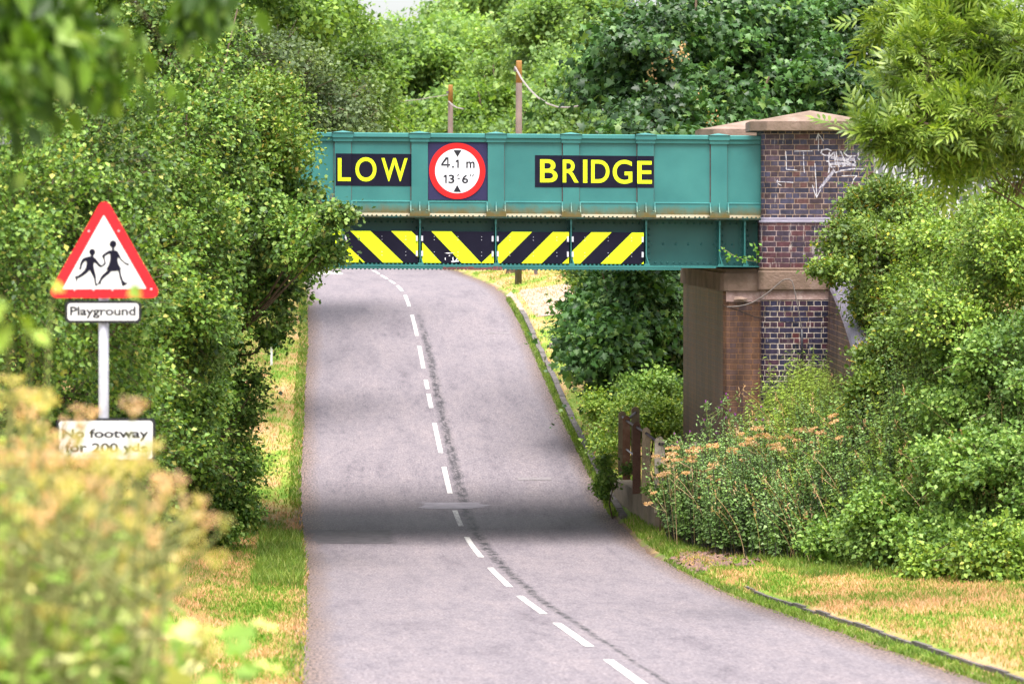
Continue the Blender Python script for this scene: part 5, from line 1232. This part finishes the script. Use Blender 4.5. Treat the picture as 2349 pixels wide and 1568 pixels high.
# sappy shoots at the left edge, in front of the sign plates
P = np.array([px(x, y, Y) for x, y, Y in [(10,700,9),(40,720,9),(25,760,9.2),(75,730,9.6),(70,760,9.7),(60,745,9.5),(15,800,9.2),(120,668,10.5),(-20,690,10.6),(300,652,10.8),(10,690,9.1),(30,740,9.3)]])[[0,1,2,3,4,6,7,9,10,11]]
E = empty('sapling', (-1.25, 9.4, float(zg(-1.25, 9.4))), label='blurred bright green sapling at the left edge level with the Playground plate', cat='sapling')
V, fs = scatter(LEAF, P, g_.normal(size=P.shape)+[0,0,-.6], g_.normal(size=P.shape)*.4+[0,-.8,.5], np.full(len(P), .07)); fast_mesh('leaves', V, fs, L_net, E)
q = MB(); z0 = float(zg(-1.25, 9.4))
for p in P[::2]: q.tube([(-1.25, 9.4, z0), ((-1.25+p[0])/2-.05, (9.4+p[1])/2, (z0+p[2])/2+.3), tuple(p)], .004, 4, .0015)
q.build('stem', L_stem, E)

# bramble sprig on the girder end
E = empty('bramble_sprig', px(1735, 600, 55.9), label='fresh green bramble sprig at the right end of the lower girder', cat='bramble')
q = MB(); q.tube([px(x, y, 55.95) for x, y in [(1738,600),(1720,598),(1700,594),(1680,585),(1665,575),(1652,566)]], .005, 4); q.tube([px(x, y, 55.95) for x, y in [(1735,603),(1735,585),(1733,570),(1728,556)]], .004, 4); q.build('stem', L_stem, E)
P = np.array([px(x+g_.normal()*2.5, y+g_.normal()*2.5, 55.9) for x, y in [(1653,568),(1657,576),(1668,580),(1676,584),(1664,593),(1672,598),(1690,588),(1697,596),(1705,590),(1712,596),(1722,588),(1730,594),(1738,586),(1735,570),(1728,577),(1735,560),(1702,602),(1668,597),(1740,592),(1726,562)] for _ in range(2)])
V, fs = scatter(LEAF, P, g_.normal(size=P.shape)+[0,0,-.3], g_.normal(size=P.shape)*.4+[0,-1,.5], g_.uniform(.05, .085, len(P))); fast_mesh('leaves', V, fs, leafmat('fresh bramble leaf', [(0,(.07,.17,.01)),(1,(.18,.36,.03))]), E)

# ------------------------------------------------------------------ verge grass
def blades(name, n, ya, yb, u0, u1, h, seed, w=.007, **k):
    g = np.random.default_rng(seed); Y = ya + (yb-ya)*g.random(n)**1.0; U = u0 + (u1-u0)*g.random(n); X = xc(Y) + U; Z = zg(X, Y) - .005
    a = g.uniform(0, math.pi, n); H = h*g.uniform(.4, 1.3, n); wv = np.stack([np.cos(a), np.sin(a), np.zeros(n)], 1)*w*g.uniform(.6, 1.4, (n, 1))
    B = np.stack([X, Y, Z], 1); ln = g.normal(0, .38, (n, 2)); t = B + np.column_stack([ln*H[:, None], H])
    m_ = B + np.column_stack([ln*H[:, None]*.3, H*.55])
    V = np.stack([B-wv, B+wv, m_+wv*.8, m_-wv*.8, t], 1).reshape(-1, 3); i = np.arange(n)*5
    return fast_mesh(name, V, [np.stack([i, i+1, i+2, i+3], 1), np.stack([i+3, i+2, i+4], 1)], k.pop('mat', M['grass']), **k)
blades('verge_grass', 70000, 17, 60, -6.0, -2.72, .055, 1, kind='stuff', label='short patchy green and straw grass of the left verge', cat='grass')
blades('verge_grass', 26000, 60, 100, -6.5, -2.74, .07, 2, w=.010, kind='stuff', label='grass of the left verge beyond the bridge', cat='grass')
blades('edge_grass', 2500, 44, 54, 2.9, 3.25, .07, 15, kind='stuff', label='short grass behind the end of the near right kerb', cat='grass')
blades('verge_grass', 75000, 22, 56, 3.04, 7.6, .055, 3, kind='stuff', label='dry straw coloured grass of the right verge', cat='grass')
blades('verge_grass', 24000, 62, 112, 2.95, 8.5, .07, 4, w=.011, kind='stuff', label='grass bank on the right beyond the bridge', cat='grass')
M['lush'] = leafmat('lush grass', [(0, (.10,.17,.025)), (.6, (.20,.29,.045)), (1, (.36,.36,.12))], (.7, 1.25), 1.2, .35, .7, .2)
blades('edge_grass', 9000, 22, 53, 2.72, 2.97, .05, 5, mat=M['lush'], kind='stuff', label='green strip of weeds between road and near right kerb', cat='grass')
blades('edge_grass', 9000, 61, 95, 2.72, 2.86, .08, 6, w=.010, mat=M['lush'], kind='stuff', label='green strip beside the far right kerb', cat='grass')
blades('edge_grass', 3500, 62, 96, -2.98, -2.76, .09, 7, w=.010, mat=M['lush'], kind='stuff', label='brighter grass along the far left road edge', cat='grass')
blades('edge_grass', 5000, 46, 58, -3.5, -2.80, .17, 8, mat=M['lush'], kind='stuff', label='long tufts on the left road edge by the hawthorn', cat='grass')
blades('edge_grass', 3000, 53, 60.5, 2.85, 3.5, .09, 9, mat=M['lush'], kind='stuff', label='green tufts below the concrete wall', cat='grass')
blades('edge_grass', 7000, 46, 56.4, 3.9, 5.4, .12, 10, mat=M['lush'], kind='stuff', label='long grass at the foot of the mugwort and brambles', cat='grass')
# bare clods beside the right road edge
g = np.random.default_rng(12); n = 260
Yc = g.uniform(49.6, 53.2, n); Uc = 2.85 + np.abs(g.normal(0, .45, n)); Xc_ = xc(Yc)+Uc; V0 = np.array([(1,0,0),(-1,0,0),(0,1,0),(0,-1,0),(0,0,.8),(0,0,-.4)]); F0 = np.array([(0,2,4),(2,1,4),(1,3,4),(3,0,4)])
P = np.column_stack([Xc_, Yc, zg(Xc_, Yc)+.01]); V, fs = scatter((V0*(1+.2*g.normal(size=V0.shape)), [F0]), P, g.normal(size=(n,3)), g.normal(size=(n,3))+[0,0,3], g.uniform(.02, .075, n))
fast_mesh('soil_clods', V, fs, M['soil'], kind='stuff', label='crumbled brown soil at the right road edge', cat='soil')
